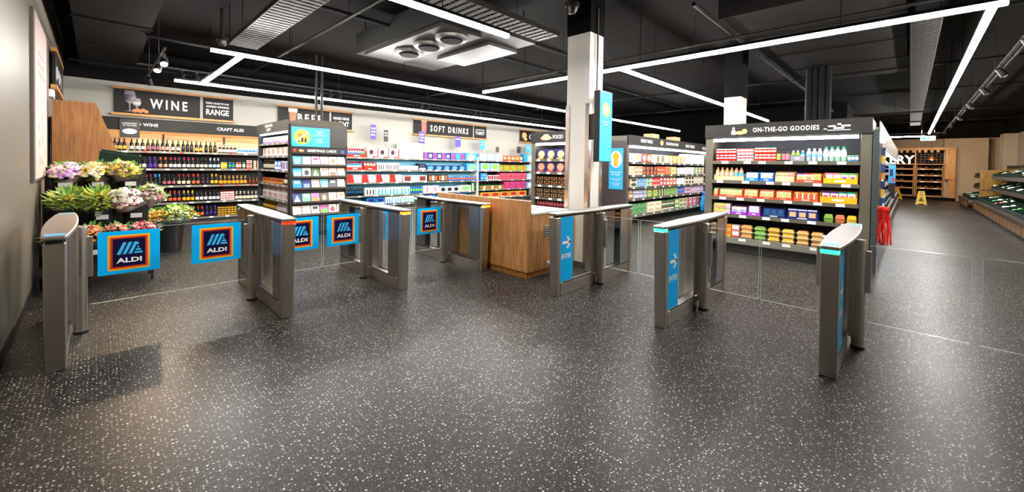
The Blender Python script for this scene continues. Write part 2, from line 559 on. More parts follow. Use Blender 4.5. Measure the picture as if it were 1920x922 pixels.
def gate(name, label, loc, rz, wings, led, group, enter=False, aldi=False, posts=(1, -1), blue_pad=True):
    """wings = (length on -x side, length on +x side); 0 for none"""
    g = thing(name, label, 'gate', loc, rz, group)
    hw = .055
    # end uprights, leaning a little outwards to the top
    for s, nm in ((0, 'near_upright'), (1, 'far_upright')):
        mb = MB()
        if s == 0:
            a = [(.045, 0), (.10, 0), (.10, .985), (-.005, .985)]
        else:
            a = [(GL - .045, 0), (GL - .045, .985), (GL + .005, .985), (GL - .01, 0)]
            a = [(GL - .10, 0), (GL - .045, 0), (GL + .005, .985), (GL - .10, .985)]
        mb.prism(a, 'x', -hw - .004, hw + .004)
        mb.build(nm, STEEL, g, bevel=.008)
    B(-hw, hw, .10, GL - .10, 0, .15).build('plinth', STEEL, g, bevel=.004)
    for s in (-1, 1):
        x = s * (hw + .0015)
        B(min(x, x - s * .004), max(x, x - s * .004), .16, .84, .151, .163).build('plinth_slot', BLACK, g)
        B(min(x, x - s * .004), max(x, x - s * .004), 1.10, GL - .16, .151, .163).build('plinth_slot', BLACK, g)
    for y in (.10, GL - .106):
        B(-hw - .0025, hw + .0025, y, y + .006, .0, .984).build('dark_groove', BLACK, g)
    # solid end panels and centre cover
    for y0, y1, nm in ((.10, .36, 'end_panel'), (GL - .36, GL - .10, 'end_panel')):
        for s in (-1, 1):
            x = s * hw
            B(min(x, x - s * .006), max(x, x - s * .006), y0, y1, .165, .985).build(nm, STEEL_D if not enter else STEEL, g)
    for s in (-1, 1):
        x = s * hw
        B(min(x, x - s * .008), max(x, x - s * .008), .80, 1.12, .165, .985).build('centre_cover', STEEL, g)
        for y0, y1 in ((.36, .80), (1.12, GL - .36)):
            x = s * (hw - .006)
            B(min(x, x - s * .006), max(x, x - s * .006), y0, y1, .15, .99).build('glass_pane', GLASS, g)
    # top
    B(-.045, .045, .06, GL - .06, .985, 1.012).build('top_channel', BLACK, g)
    MB().prism(lid_outline(.062, .105, -.02, GL + .01), 'z', 1.012, 1.042).build('lid', steel('lid_steel', (.36, .34, .32), .38), g, bevel=.009)
    for y0 in (.05, GL - .17):
        MB().add([(-.05, y0, 1.0428), (.05, y0, 1.0428), (.058, y0 + .1, 1.0428), (-.058, y0 + .1, 1.0428)], [(0, 1, 2, 3)]).build('lid_sticker', STICK, g)
    if led is not None:
        B(-.058, .058, -.012, .06, .987, 1.008).build('status_light', led, g)
        MB().ball((0, GL + .008, .985), .01).build('rear_light', LED_R if led is LED_G else LED_G, g)
    # rear bumper
    B(-.03, .03, GL, GL + .02, .04, .30).build('bumper', BLACK, g, bevel=.01)
    # hinge posts with swing wings
    for k, s in ((0, -1), (1, 1)):
        if s not in posts:
            continue
        px = s * .118
        yp = .93
        MB().lathe(px, yp, [(.052, .0), (.052, .02), (.047, .021), (.047, .99), (.042, .996)], 20).build('hinge_post', STEEL, g, smooth=True)
        MB().lathe(px, yp, [(.0535, .001), (.0535, .022)], 20).build('post_foot', BLACK, g, smooth=True)
        B(min(s * .055, px), max(s * .055, px), yp - .04, yp + .04, .1, .97).build('post_bracket', STEEL, g)
        B(min(px, s * .20), max(px, s * .20), yp - .018, yp + .018, .52, .90).build('hinge_block', STEEL, g, bevel=.004)
        B(px - .008, px + .008, yp - .0495, yp - .046, .54, .9).build('hinge_slot', CHROME, g)
        wl_ = wings[k]
        if wl_:
            x0, x1 = s * .185, s * wl_
            xa, xb = min(x0, x1), max(x0, x1)
            mb = MB()
            vs = [(x, y, z) for z in (.255, .95) for y in (yp - .006, yp + .006) for x in (xa, xb)]
            mb.add(vs, [(0, 2, 3, 1), (4, 5, 7, 6), (0, 1, 5, 4), (2, 6, 7, 3), (0, 4, 6, 2), (1, 3, 7, 5)], [1, 1, 0, 0, 1, 1])
            w_ = mb.build('swing_wing', [GLASS, EDGE], g)
            if aldi:
                cx = s * (wl_ - .03 - .235)
                if wl_ > .7:
                    cx = s * .455
                B(cx - .225, cx + .225, yp - .0075, yp - .0062, .51, .925).build('wing_sign', BLUE, w_)
                logo((cx - .005, yp - .0076, .545), .305, w_)
                B(cx - .225, cx + .225, yp + .0062, yp + .0075, .51, .925).build('wing_sign_back', BLUE, w_)
    if enter:
        p = B(hw + .0003, hw + .003, .085, .345, .175, .984).build('enter_panel', BLUE, g)
        u = (0, 1, 0)
        letters('lettering', 'ENTER', (hw + .003, .215, .46), u, .06, WHITE, p, width=.2, bold=.03, off=.001)
        mb = MB()
        x = hw + .0045
        c = (.215, .66)
        def bar(a, b_, r):
            d = Vector((b_[0] - a[0], b_[1] - a[1])); d.normalize(); nn = Vector((-d.y, d.x)) * r
            pts = [(a[0] + nn.x, a[1] + nn.y), (a[0] - nn.x, a[1] - nn.y), (b_[0] - nn.x, b_[1] - nn.y), (b_[0] + nn.x, b_[1] + nn.y)]
            mb.add([(x, q[0], q[1]) for q in pts], [(0, 1, 2, 3)])
        bar((.13, .66), (.285, .66), .017)
        bar((.225, .585), (.302, .668), .017)
        bar((.225, .735), (.302, .652), .017)
        mb.build('arrow', WHITE, p)
        # plate on the other face of the end
        B(-hw - .003, -hw - .0003, .085, .345, .175, .984).build('rear_panel', STEEL_D, g)
    return g

EXG = 'exit gates in a row'; ENG = 'entry gates in a row'
gate('exit_gate', 'brushed steel exit gate beside the wall with a blue emblem sign', (-.22, 4.58, 0), 0, (0, .81), None, EXG, aldi=True, posts=(1,))
gate('exit_gate', 'exit gate standing in front of the flowers and wine, signs on both wings', (1.40, 4.58, 0), 0, (.80, .672), LED_R, EXG, aldi=True)
gate('exit_gate', 'exit gate between the card stand and the oak counter, red light at its end', (2.77, 4.58, 0), 0, (.672, .672), LED_O, EXG, aldi=True)
gate('exit_gate', 'exit gate tight against the oak counter with orange end light', (4.155, 4.58, 0), 0, (.672, 0), LED_O, EXG, aldi=True, posts=(-1,))
gate('entry_gate', 'entry gate with blue enter panel in front of the white column', (3.97, 3.16, 0), QT, (0, .67), None, ENG, enter=True, posts=(1,))
gate('entry_gate', 'entry gate with green light in front of the ready meal chiller', (3.97, 1.79, 0), QT, (.67, .67), LED_G, ENG, enter=True)
gate('entry_gate', 'entry gate with green light in front of the on-the-go chiller corner', (3.97, .43, 0), QT, (.67, .80), LED_G, ENG, enter=True)
gate('entry_gate', 'entry gate cut off by the picture edge, only its clear wing showing', (3.97, -1.23, 0), QT, (.80, 0), LED_G, ENG, enter=True, posts=(-1,))

# ------------------------------------------------------------------ counter
c = thing('service_counter', 'oak service counter with tall screen panel and white worktop', 'counter', (4.30, 3.87, 0))
B(.02, .92, .03, 2.1, 0, .09).build('kick_plinth', wood('oak_plinth', '#80531f', '#a87536', 'x'), c)
B(0, .07, 0, 2.2, .09, 1.12).build('screen_panel', OAK, c, bevel=.004)
B(.0705, .95, 0, .03, .09, .915).build('front_panel', OAK, c, bevel=.003)
B(.92, .95, .031, 2.2, .09, .915).build('end_panel', OAK, c)
B(.0705, .97, -.02, 2.2, .9155, .945).build('worktop', M('#d6d6d2', .35, 0, .02), c, bevel=.004)
vn = B(.36, .62, -.012, -.0005, .55, .74).build('vent_grille', M('#b9b4aa', .4, .4), c)
for i in range(5):
    B(.37, .61, -.014, -.0122, .572 + i * .034, .586 + i * .034).build('grille_slot', CHARCOAL, vn)
MB().tube([(.46, -.10, .19), (.46, -.001, .19)], .012).tube([(.44, -.10, .19), (.40, -.10, .17)], [.012, .03]).build('bumper_rail', M('#d8d5cf', .4, .2), c, smooth=True)
MB().tube([(.36, -.10, .20), (.62, -.10, .20)], .016).ball((.36, -.10, .20), .035, 10, 6).build('guard_rail', M('#cfccc6', .4, .2), c, smooth=True)

# screen on the column
s = thing('display_screen', 'tall blue information screen hung on the white column', 'screen', (5.30, 3.36, 1.70))
B(0, .36, 0, .10, 0, 1.08).build('screen_case', BLACKP, s, bevel=.004)
SCR = EM('#18b0f4', .75, 'screen'); 
d = B(.012, .348, -.004, -.0005, .012, 1.068).build('screen_face', SCR, s)
cir = [(.18 + .105 * math.cos(t * math.pi / 12), .80 + .105 * math.sin(t * math.pi / 12)) for t in range(24)]
MB().add([(x, -.0055, z) for x, z in cir], [tuple(range(24))]).build('round_badge', EM('#e3c63c', .8, 'badge'), d)
for k, (a, b_, w_) in enumerate(((.135, .76, .03), (.185, .76, .035))):
    MB().add([(a, -.0065, .74), (a + w_, -.0065, .74), (a + w_, -.0065, .82), (a + w_ * .7, -.0065, .87), (a + w_ * .3, -.0065, .87), (a, -.0065, .82)], [(0, 1, 2, 3, 4, 5)]).build('bottle_icon', EM('#b9c6e8', .8, 'badge'), d)
letters('lettering', 'Welcome to', (.18, -.004, .605), UX, .022, EM('#e8f6ff', .9), d, bold=.0)
letters('lettering', 'the store', (.18, -.004, .565), UX, .022, EM('#e8f6ff', .9), d, bold=.0)
B(.125, .22, .1005, .258, .35, .75).build('wall_bracket', BLACKP, s)
# ------------------------------------------------------------------ goods: built facing -Y, front at y = 0, standing on z = 0, centred on x
PC = {}
def cached(fn):
    def g(*a):
        k = (fn.__name__,) + a
        if k not in PC:
            PC[k] = fn(*a)
        return PC[k]
    return g

def G(c, r=.4):
    return M(c, r, 0, .05, 60, .25)

@cached
def bottle(h, r, glass, label, cap):
    p = [(r * .92, 0), (r, .004), (r, h * .14), (r * 1.02, h * .145, 1), (r * 1.02, h * .40, 1), (r, h * .405), (r, h * .58), (r * .86, h * .66), (r * .42, h * .74),
         (r * .38, h * .76, 2), (r * .40, h * .97, 2), (r * .36, h, 2)]
    p[3] = (r * 1.02, h * .145, 1); p[4] = (r * 1.02, h * .40, 0)
    return MB().lathe(0, r, p, 10).mesh('wine_bottle', [G(glass, .12), G(label, .6), G(cap, .35)], True)

@cached
def beer(h, r, glass, label, cap):
    p = [(r * .92, 0), (r, .004), (r, h * .12), (r * 1.03, h * .125, 1), (r * 1.03, h * .46, 0), (r, h * .5), (r * .8, h * .62), (r * .45, h * .72), (r * .46, h * .73, 1), (r * .40, h * .86, 0),
         (r * .40, h * .93), (r * .52, h * .935, 2), (r * .52, h, 2)]
    return MB().lathe(0, r, p, 10).mesh('beer_bottle', [G(glass, .15), G(label, .5), G(cap, .3)], True)

@cached
def pet(h, r, body, label, cap):
    p = [(r * .8, 0), (r, h * .03), (r * .95, h * .2), (r, h * .3), (r * 1.02, h * .34, 1), (r * 1.02, h * .6, 0), (r, h * .64), (r * .86, h * .76), (r * .4, h * .88), (r * .44, h * .885, 2), (r * .44, h, 2)]
    return MB().lathe(0, r, p, 10).mesh('drink_bottle', [G(body, .18), G(label, .4), G(cap, .4)], True)

@cached
def pump(h, r, body, label, cap):
    p = [(r * .95, 0), (r, .005), (r * 1.02, h * .1, 1), (r * 1.02, h * .55, 0), (r, h * .6), (r * .5, h * .72), (r * .3, h * .75, 2), (r * .3, h * .9, 2), (r * .42, h * .91, 2), (r * .42, h, 2)]
    return MB().lathe(0, r, p, 10).mesh('drink_bottle', [G(body, .3), G(label, .5), G(cap, .4)], True)

@cached
def can(h, r, c1, c2):
    p = [(r * .8, 0, 2), (r, h * .06, 0), (r, h * .3, 1), (r, h * .68, 0), (r, h * .92, 2), (r * .82, h, 2)]
    return MB().lathe(0, r, p, 10).mesh('drink_can', [G(c1, .25), G(c2, .3), M('#b9b9b9', .25, .8, .02)], True)

@cached
def cans2(h, r, c1, c2):
    p = [(r * .85, 0, 1), (r, h * .03, 0), (r, h * .2, 1), (r, h * .3, 0), (r, h * .43, 1), (r * .8, h * .495, 1), (r, h * .52, 0), (r, h * .70, 1), (r, h * .8, 0), (r, h * .93, 1), (r * .85, h, 1)]
    return MB().lathe(0, r, p, 10).mesh('drink_can', [G(c1, .25), G(c2, .3)], True)

@cached
def carton(w, h, d, c, a, a2, style):
    """printed carton; the print is a set of thin proud panels on the front"""
    mb = MB().box(-w / 2, w / 2, .002, d, 0, h)
    f = lambda pts, mi: mb.add([(x * w, .0, z * h) if False else (x * w, .0005, z * h) for x, z in pts], [tuple(range(len(pts)))], mi)
    if style == 'band':
        f([(-.5, .08), (.5, .08), (.5, .34), (-.5, .34)], 1); f([(-.34, .45), (.34, .45), (.34, .85), (-.34, .85)], 2)
    elif style == 'disc':
        f([(-.0 + .36 * math.cos(t * .5236), .52 + .36 * math.sin(t * .5236)) for t in range(12)], 1)
        f([(-.42, .04), (.2, .04), (.2, .16), (-.42, .16)], 2)
    elif style == 'split':
        f([(-.5, 0), (0, 0), (-.12, 1), (-.5, 1)], 1); f([(.08, .25), (.42, .25), (.42, .75), (.08, .75)], 2)
    elif style == 'corner':
        f([(.38, 0), (.5, 0), (.5, 1), (.42, 1)], 1); f([(-.05, 0), (.38, 0), (.38, .1), (-.05, .14)], 1)
        f([(-.16 + .2 * math.cos(t * .7854), .55 + .26 * math.sin(t * .7854)) for t in range(8)], 2)
    elif style == 'rows':
        for i in range(3):
            f([(-.46 + i * .32, .12), (-.20 + i * .32, .12), (-.20 + i * .32, .88), (-.46 + i * .32, .88)], 1 if i % 2 else 2)
    elif style == 'dots':
        for i in range(3):
            for j in range(2):
                f([(-.32 + i * .32 + .1 * math.cos(t * 1.0472), .3 + j * .4 + .13 * math.sin(t * 1.0472)) for t in range(6)], 1 if (i + j) % 2 else 2)
    elif style == 'bottles':
        for i in range(3):
            x = -.32 + i * .3
            f([(x, .1), (x + .13, .1), (x + .13, .6), (x + .09, .85), (x + .04, .85), (x, .6)], 1)
        f([(-.5, 0), (.5, 0), (.5, .1), (-.5, .1)], 2)
    else:
        f([(-.36, .2), (.36, .2), (.36, .7), (-.36, .7)], 1); f([(-.5, .88), (.5, .88), (.5, 1), (-.5, 1)], 2)
    return mb.mesh('goods_box', [G(c, .45), G(a, .45), G(a2, .45)])

@cached
def tray(w, h, d, c, lip, inner):
    """shelf tray: tall back, sloping sides, low front lip"""
    t = .006
    mb = MB().box(-w / 2, w / 2, 0, d, 0, t)
    mb.box(-w / 2, w / 2, 0, t, t, h * lip)
    mb.box(-w / 2, w / 2, d - t, d, t, h)
    for s in (-1, 1):
        x = s * (w / 2 - t)
        mb.prism([(t, t), (d - t, t), (d - t, h), (d * .55, h), (t, h * (lip + .45 * (1 - lip)))], 'x', min(x, x + s * t), max(x, x + s * t))
    mb.box(-w * .16, w * .16, -.0008, 0, h * lip * .35, h * lip * .65, 1)
    return mb.mesh('shelf_tray', [G(c, .55), G(inner, .55)])

@cached
def pouch(w, h, d, c, a, a2):
    """filled bag with crimped top"""
    mb = MB()
    nx, nz = 5, 6
    o = 0
    for side in (-1, 1):
        for j in range(nz + 1):
            for i in range(nx + 1):
                u, v = i / nx * 2 - 1, j / nz
                bulge = max(0, (1 - u * u)) ** .5 * math.sin(math.pi * min(1, max(0, v * .9 + .06))) ** .6
                if v > .93:
                    bulge = .04
                mb.v.append((u * w / 2 * (1 - .06 * math.sin(math.pi * v)), d / 2 + side * d / 2 * bulge, v * h))
        for j in range(nz):
            for i in range(nx):
                a0 = o + j * (nx + 1) + i
                q = (a0, a0 + 1, a0 + nx + 2, a0 + nx + 1)
                mb.f.append(q if side < 0 else q[::-1])
                mb.m.append(1 if (1 <= i < nx - 1 and 2 <= j <= 3) else (2 if j == nz - 1 or j == 0 else 0))
        o = len(mb.v)
    return mb.mesh('goods_bag', [G(c, .3), G(a, .35), G(a2, .35)], True)

@cached
def tub(w, h, d, food, lid, base):
    """clear tray: tapered base with food, domed lid"""
    mb = MB()
    mb.frustum((-w * .40, w * .40, d * .1, d * .9), (-w / 2, w / 2, 0, d), 0, h * .45, 0)
    mb.frustum((-w / 2, w / 2, 0, d), (-w / 2, w / 2, 0, d), h * .45, h * .52, 2)
    mb.frustum((-w * .47, w * .47, d * .03, d * .97), (-w * .38, w * .38, d * .14, d * .86), h * .52, h, 0)
    mb.frustum((-w * .30, w * .30, d * .2, d * .8), (-w * .30, w * .30, d * .2, d * .8), h, h * 1.01, 1)
    return mb.mesh('food_tub', [G(food, .25), G(lid, .3), M(base, .15, 0, .02)])

@cached
def wedge(w, h, d, c, a, a2):
    """sandwich wedge pack, two windows side by side"""
    mb = MB().prism([(0, 0), (d, 0), (d, h), (d * .15, h * .92)], 'x', -w / 2, w / 2)
    mb.add([(-w * .42, .0 - .0006, h * .12), (w * .42, -.0006, h * .12), (w * .42, d * .075 - .001, h * .5), (-w * .42, d * .075 - .001, h * .5)], [(0, 1, 2, 3)], 1)
    mb.add([(-w * .42, d * .08 - .001, h * .56), (w * .42, d * .08 - .001, h * .56), (w * .42, d * .13 - .001, h * .84), (-w * .42, d * .13 - .001, h * .84)], [(0, 1, 2, 3)], 2)
    return mb.mesh('sandwich_pack', [G(c, .35), G(a, .5), G(a2, .45)])

@cached
def pot(h, r, c, lid, band):
    return MB().lathe(0, r, [(r * .78, 0), (r * .86, h * .3, 2), (r * .94, h * .7, 0), (r, h * .9, 1), (r * 1.03, h * .92, 1), (r * 1.03, h, 1)], 10).mesh('goods_pot', [G(c, .35), G(lid, .3), G(band, .4)], True)

KINDS = {'bottle': ('wine_bottle', 'bottle'), 'beer': ('beer_bottle', 'bottle'), 'pet': ('drink_bottle', 'bottle'), 'pump': ('drink_bottle', 'bottle'),
         'can': ('drink_can', 'can'), 'cans2': ('stacked_cans', 'cans'), 'carton': ('goods_box', 'box'), 'tray': ('shelf_tray', 'tray'), 'pouch': ('goods_bag', 'bag'),
         'tub': ('food_tub', 'food tub'), 'wedge': ('sandwich_pack', 'sandwich'), 'pot': ('goods_pot', 'pot')}
MAKE = dict(bottle=bottle, beer=beer, pet=pet, pump=pump, can=can, cans2=cans2, carton=carton, tray=tray, pouch=pouch, tub=tub, wedge=wedge, pot=pot)

class Face:
    """the front plane of a unit: s runs along the reading direction"""
    def __init__(self, x, y, side):
        self.x, self.y, self.side = x, y, side
        self.rz = 0.0 if side == 'Y' else QT
    def pt(self, s, d, z):
        return (self.x + s, self.y + d, z) if self.side == 'Y' else (self.x + d, self.y - s, z)

NTH = ('first', 'second', 'third', 'fourth', 'fifth', 'sixth', 'seventh', 'eighth', 'ninth', 'tenth', 'eleventh', 'twelfth', 'thirteenth', 'fourteenth', 'fifteenth', 'sixteenth')
COUNT_FROM = (('wine shelf', 'counting from the flowers'), ('soft drinks shelf', 'counting from the card stand'), ('crisps shelf', 'counting from the white post'), ('spirits shelf', 'counting from the back wall'),
              ('on-the-go', 'counting from the ready meals'), ('ready meal', 'counting from the column'), ('freezer', 'counting from the back wall'))
def single_out(desc, where, nth, layer):
    """label that tells a repeat from its neighbours by its place in the row and the stack"""
    lead = ' '.join(x for x in (layer, nth) if x)
    if len((lead + ' ' + desc + ' ' + where).split()) > 16:
        where = where.replace('on the deck of the', 'on the')
    lab = (lead + ' ' + desc if lead else desc) + ' ' + where
    if nth:
        for k, t in COUNT_FROM:
            if k in where and len((lab + ' ' + t).split()) <= 16:
                return lab + ' ' + t
    return lab

def put(face, kind, args, desc, where, s, d, z, jit=0.0, nth='', layer=''):
    me = MAKE[kind](*args)
    nm, cat = KINDS[kind]
    o = bpy.data.objects.new(nm, me)
    COL.objects.link(o)
    o.location = face.pt(s, d, z)
    o.rotation_euler = (0, 0, face.rz + rnd.uniform(-jit, jit))
    tag(o, single_out(desc, where, nth, layer), cat, desc + ' ' + where)
    return o

ORD = ['top', 'second', 'third', 'fourth', 'bottom']

def row(face, z, where, items, d=.04):
    """items: (kind, count, s0, s1, args, description[, stack])"""
    for it in items:
        kind, n, s0, s1, args, desc = it[:6]
        stack = it[6] if len(it) > 6 else 1
        w = (s1 - s0) / n
        for i in range(n):
            s = s0 + w * (i + .5)
            a = args
            if args and args[0] == 'fit':
                a = (round(w * .95, 3),) + tuple(args[1:])
            if kind in ('bottle', 'beer', 'pet', 'pump', 'can', 'cans2', 'pot') and a[1] == 'fit':
                a = (a[0], round(min(w * .47, .05), 4)) + tuple(a[2:])
            hh = a[1] if kind in ('carton', 'tray', 'pouch', 'tub', 'wedge') else a[0]
            for k in range(stack):
                put(face, kind, a, desc, where, s, d + rnd.uniform(0, .012), z + k * (hh + .001), .03 if stack == 1 else .01,
                    NTH[i] if n > 1 else '', {1: ('',), 2: ('lower', 'upper'), 3: ('lowest', 'middle', 'topmost')}[stack][k])

def filled_tray(face, z, where, s0, s1, h, dep, col, tdesc, packs, d=.03, lip=.35, inner='#f0e8dc'):
    """a shelf tray and, standing in it, separate packs"""
    w = s1 - s0
    put(face, 'tray', (round(w * .97, 3), h, dep, col, lip, inner), tdesc, where, (s0 + s1) / 2, d, z)
    n = sum(p[0] for p in packs)
    pw = (w * .97 - .03) / n
    i = 0
    for cnt, kind, args, desc in packs:
        for _ in range(cnt):
            s = s0 + w * .015 + .015 + pw * (i + .5)
            a = (round(pw * .94, 3),) + tuple(args) if kind in ('carton', 'pouch', 'wedge', 'tub') else args
            if kind in ('pet', 'pot', 'can', 'cans2'):
                a = (args[0], round(min(pw * .47, dep * .4), 4)) + tuple(args[1:])
            put(face, kind, a, desc, where, s, d + .014, z + .0065, .0, NTH[_] if cnt > 1 else '')
            i += 1

PRICE = M('#e9e9e6', .5, 0, .02); PRICER = M('#c43a34', .5, 0, .02)
RAIL = M('#8d8a80', .4, .4, .05)
TAGME = {}
def price_tag(parent, x, y, z, w=.09, h=.045, red=False):
    k = (w, h, red)
    if k not in TAGME:
        TAGME[k] = B(-w / 2, w / 2, -.004, 0, -h / 2, h / 2).mesh('price_tag', PRICER if red else PRICE)
    o = bpy.data.objects.new('price_tag', TAGME[k])
    COL.objects.link(o); o.parent = parent; o.location = (x, y, z)
    return o

def shelf(parent, x0, x1, z, dep, tags, mat=None, rail=None, th=.03, rh=.045, tw=.09, thh=.04, red=0.0):
    """one shelf board with its price rail and tags, front edge at y = 0, top at z"""
    o = B(x0, x1, 0, dep, z - th, z).build('shelf', mat or CHARCOAL, parent)
    r = B(x0, x1, -.012, -.0005, z - rh, z + .004).build('price_rail', rail or RAIL, o)
    for t in tags:
        price_tag(o, t, -.0125, z - rh / 2 + .002, tw, thh, rnd.random() < red)
    return o
# ------------------------------------------------------------------ wine and ale shelving on the back wall
WOODB = wood('birch_back', '#c79a68', '#e3bd8c', 'x')
ZW = (1.84, 1.40, .96, .52, .10)
u = thing('drinks_shelving', 'long grey wall shelving full of wine and ale bottles with black header', 'shelving', (-.10, 13.70, 0))
B(0, 5.9, .44, .49, 1.84, 2.66).build('back_panel', WOODB, u)
B(0, 5.9, .43, .49, 0, 1.8395).build('lower_back_panel', BLACK, u)
B(0, 5.9, .02, .44, 0, .07).build('base_plinth', CHARCOAL, u)
for x in (0, 1.33, 2.66, 3.99, 5.86):
    B(x, x + .04, .40, .44, .07, 2.3).build('upright', CHARCOAL, u)
for i, z in enumerate(ZW):
    shelf(u, 0, 5.9, z, .42, [x * .36 + .6 + .07 * i for x in range(14)], red=.22, tw=.085)
hd = B(0, 5.9, -.03, .0, 2.34, 2.65).build('header_board', SIGNB, u)
B(0, 5.9, 0.0005, .43, 2.62, 2.65).build('canopy_top', CHARCOAL, u)
B(.1, 5.8, .02, .07, 2.595, 2.6195).build('canopy_light', EM('#ffe6c4', 14.0, 'canopy_light'), u)
letters('lettering', 'RED WINE', (.95, -.03, 2.46), UX, .075, WHITE, hd, gap=1.1)
letters('lettering', 'CRAFT ALES', (2.75, -.03, 2.46), UX, .085, WHITE, hd)
letters('lettering', 'CIDER', (3.75, -.03, 2.46), UX, .085, WHITE, hd)
s_ = thing('hanging_card', 'small black card with white oval hung from the wine header', 'sign', (.40, 13.62, 2.16))
B(0, .36, 0, .01, 0, .44).build('card_board', BLACK, s_)
MB().add([(.18 + .13 * math.cos(t * .349), -.002, .15 + .065 * math.sin(t * .349)) for t in range(18)], [tuple(range(18))]).build('white_oval', WHITE, s_)
letters('lettering', 'SUPERMARKET', (.18, 0, .33), UX, .03, WHITE, s_, bold=0)
letters('lettering', 'OF THE YEAR', (.18, 0, .28), UX, .03, WHITE, s_, bold=0)
letters('lettering', 'winner', (.18, -.002, .135), UX, .04, BLACK, s_, bold=0)

F = Face(0, 13.70, 'Y')      # s is world X
wn = '#141210'; W3 = .30
def wb_(n, s0, s1, glass, lab, cap, desc, h=W3):
    return ('bottle', n, s0, s1, (h, .038, glass, lab, cap), desc)
def be_(n, s0, s1, glass, lab, cap, desc, h=.235):
    return ('beer', n, s0, s1, (h, 'fit', glass, lab, cap), desc)
on = lambda i: 'on the %s wine shelf' % ORD[i]
row(F, ZW[0], on(0), [
    wb_(3, .28, .53, wn, '#d9a84a', '#151515', 'black wine bottle, yellow label,'),
    wb_(3, .57, .87, wn, '#bcd3e4', '#111a22', 'dark wine bottle, pale blue label,'),
    wb_(3, .88, 1.15, wn, '#8a5a78', '#19141a', 'dark wine bottle, mauve label,'),
    wb_(2, 1.16, 1.34, wn, '#d99a94', '#151515', 'dark wine bottle, pink label,'),
    wb_(2, 1.36, 1.57, wn, '#e8e2da', '#151515', 'dark wine bottle, white label,'),
    wb_(3, 1.58, 1.84, wn, '#2a3440', '#111111', 'dark wine bottle, slate label,'),
    wb_(2, 1.85, 2.04, wn, '#d7a63a', '#1a1a1a', 'dark wine bottle, gold label,'),
    wb_(3, 2.06, 2.36, '#0f0f12', '#3b3530', '#111111', 'black wine bottle, brown label,'),
    be_(5, 2.38, 2.82, '#2a1b12', '#dfe6ee', '#e8e8e8', 'short beer bottle with white label'),
    ('can', 5, 2.84, 3.32, (.16, 'fit', '#f2f4f6', '#4f9fd8'), 'white and blue can'),
    ('carton', 1, 3.34, 3.60, ('fit', .17, .2, '#cfe4f4', '#2d86c8', '#d03a30', 'band'), 'pale blue drinks carton')])
row(F, ZW[1], on(1), [
    wb_(3, .60, .90, wn, '#e4e0da', '#22303c', 'dark wine bottle, white label,'),
    wb_(2, .91, 1.10, '#231545', '#5a35a0', '#4a2b90', 'purple wine bottle, violet label,'),
    wb_(2, 1.11, 1.31, wn, '#f0a080', '#e8622a', 'wine bottle with orange cap and peach label'),
    wb_(3, 1.32, 1.58, wn, '#f0ece4', '#9a2c40', 'wine bottle with maroon cap and white label'),
    wb_(3, 1.59, 1.87, wn, '#e6dcd6', '#c0246a', 'wine bottle with magenta cap and pale label'),
    wb_(3, 1.88, 2.15, wn, '#e9e0c2', '#20201c', 'wine bottle with black cap and cream label'),
    wb_(3, 2.16, 2.43, '#101820', '#b9d2ee', '#cfd8e4', 'wine bottle with silver cap and blue label'),
    ('can', 2, 2.44, 2.59, (.19, .036, '#e8b22a', '#f0d060'), 'tall yellow can'),
    ('can', 2, 2.61, 2.77, (.19, .036, '#20549c', '#3a9a70'), 'tall blue and green can'),
    ('can', 2, 2.79, 2.93, (.19, .034, '#c82a26', '#e8e0d8'), 'tall red can'),
    ('can', 1, 2.95, 3.04, (.19, .036, '#2a9a58', '#e8f0d8'), 'tall green can'),
    ('cans2', 2, 3.06, 3.20, (.25, .034, '#d8402e', '#f4ece6'), 'pair of stacked red cans'),
    ('cans2', 3, 3.22, 3.50, (.25, .034, '#f4ece6', '#e07828'), 'pair of stacked orange cans')])
row(F, ZW[2], on(2), [
    wb_(3, .56, .85, wn, '#c8b890', '#c89a3a', 'wine bottle with gold cap and buff label'),
    wb_(2, .86, 1.01, wn, '#4a2026', '#8a2030', 'wine bottle with maroon cap and dark label'),
    wb_(2, 1.02, 1.18, wn, '#24303a', '#1f8fd0', 'wine bottle with blue cap and dark label'),
    wb_(3, 1.19, 1.47, wn, '#b0636a', '#1c1a18', 'black wine bottle with small rose label'),
    wb_(3, 1.48, 1.78, wn, '#e8dcb4', '#a8242c', 'wine bottle with red cap and cream label'),
    wb_(2, 1.79, 1.98, wn, '#e86a4a', '#d04a2c', 'wine bottle with orange red label and cap'),
    wb_(2, 1.99, 2.19, wn, '#3a3a4a', '#22222a', 'black wine bottle with grey blue label'),
    wb_(2, 2.20, 2.38, wn, '#e8b52a', '#f0b820', 'wine bottle with bright yellow label and cap'),
    be_(7, 2.39, 3.08, '#3a2210', '#d9a22e', '#c89028', 'amber ale bottle with gold label', .25),
    be_(3, 3.10, 3.36, '#241408', '#7a3a1c', '#181818', 'dark stout bottle with brown label', .25)])
row(F, ZW[3], on(3), [
    wb_(4, .92, 1.30, wn, '#ece8e2', '#5a1c26', 'wine bottle with plum cap and white label'),
    wb_(3, 1.31, 1.58, wn, '#e0602a', '#c8402a', 'wine bottle with orange label and red cap'),
    wb_(3, 1.59, 1.86, wn, '#f0b41c', '#f4c020', 'wine bottle with yellow label and yellow cap'),
    wb_(3, 1.87, 2.15, wn, '#efece6', '#18181a', 'wine bottle with script label and black cap'),
    wb_(3, 2.16, 2.42, '#0e0e14', '#d8dade', '#1c1c24', 'wine bottle with silver label and dark cap'),
    ('cans2', 5, 2.43, 2.76, (.25, .032, '#f2ede8', '#c8322e'), 'pair of stacked white and red cans'),
    be_(6, 2.77, 3.35, '#1c1210', '#e8dcc0', '#d8d0c0', 'black ale bottle with cream label')])
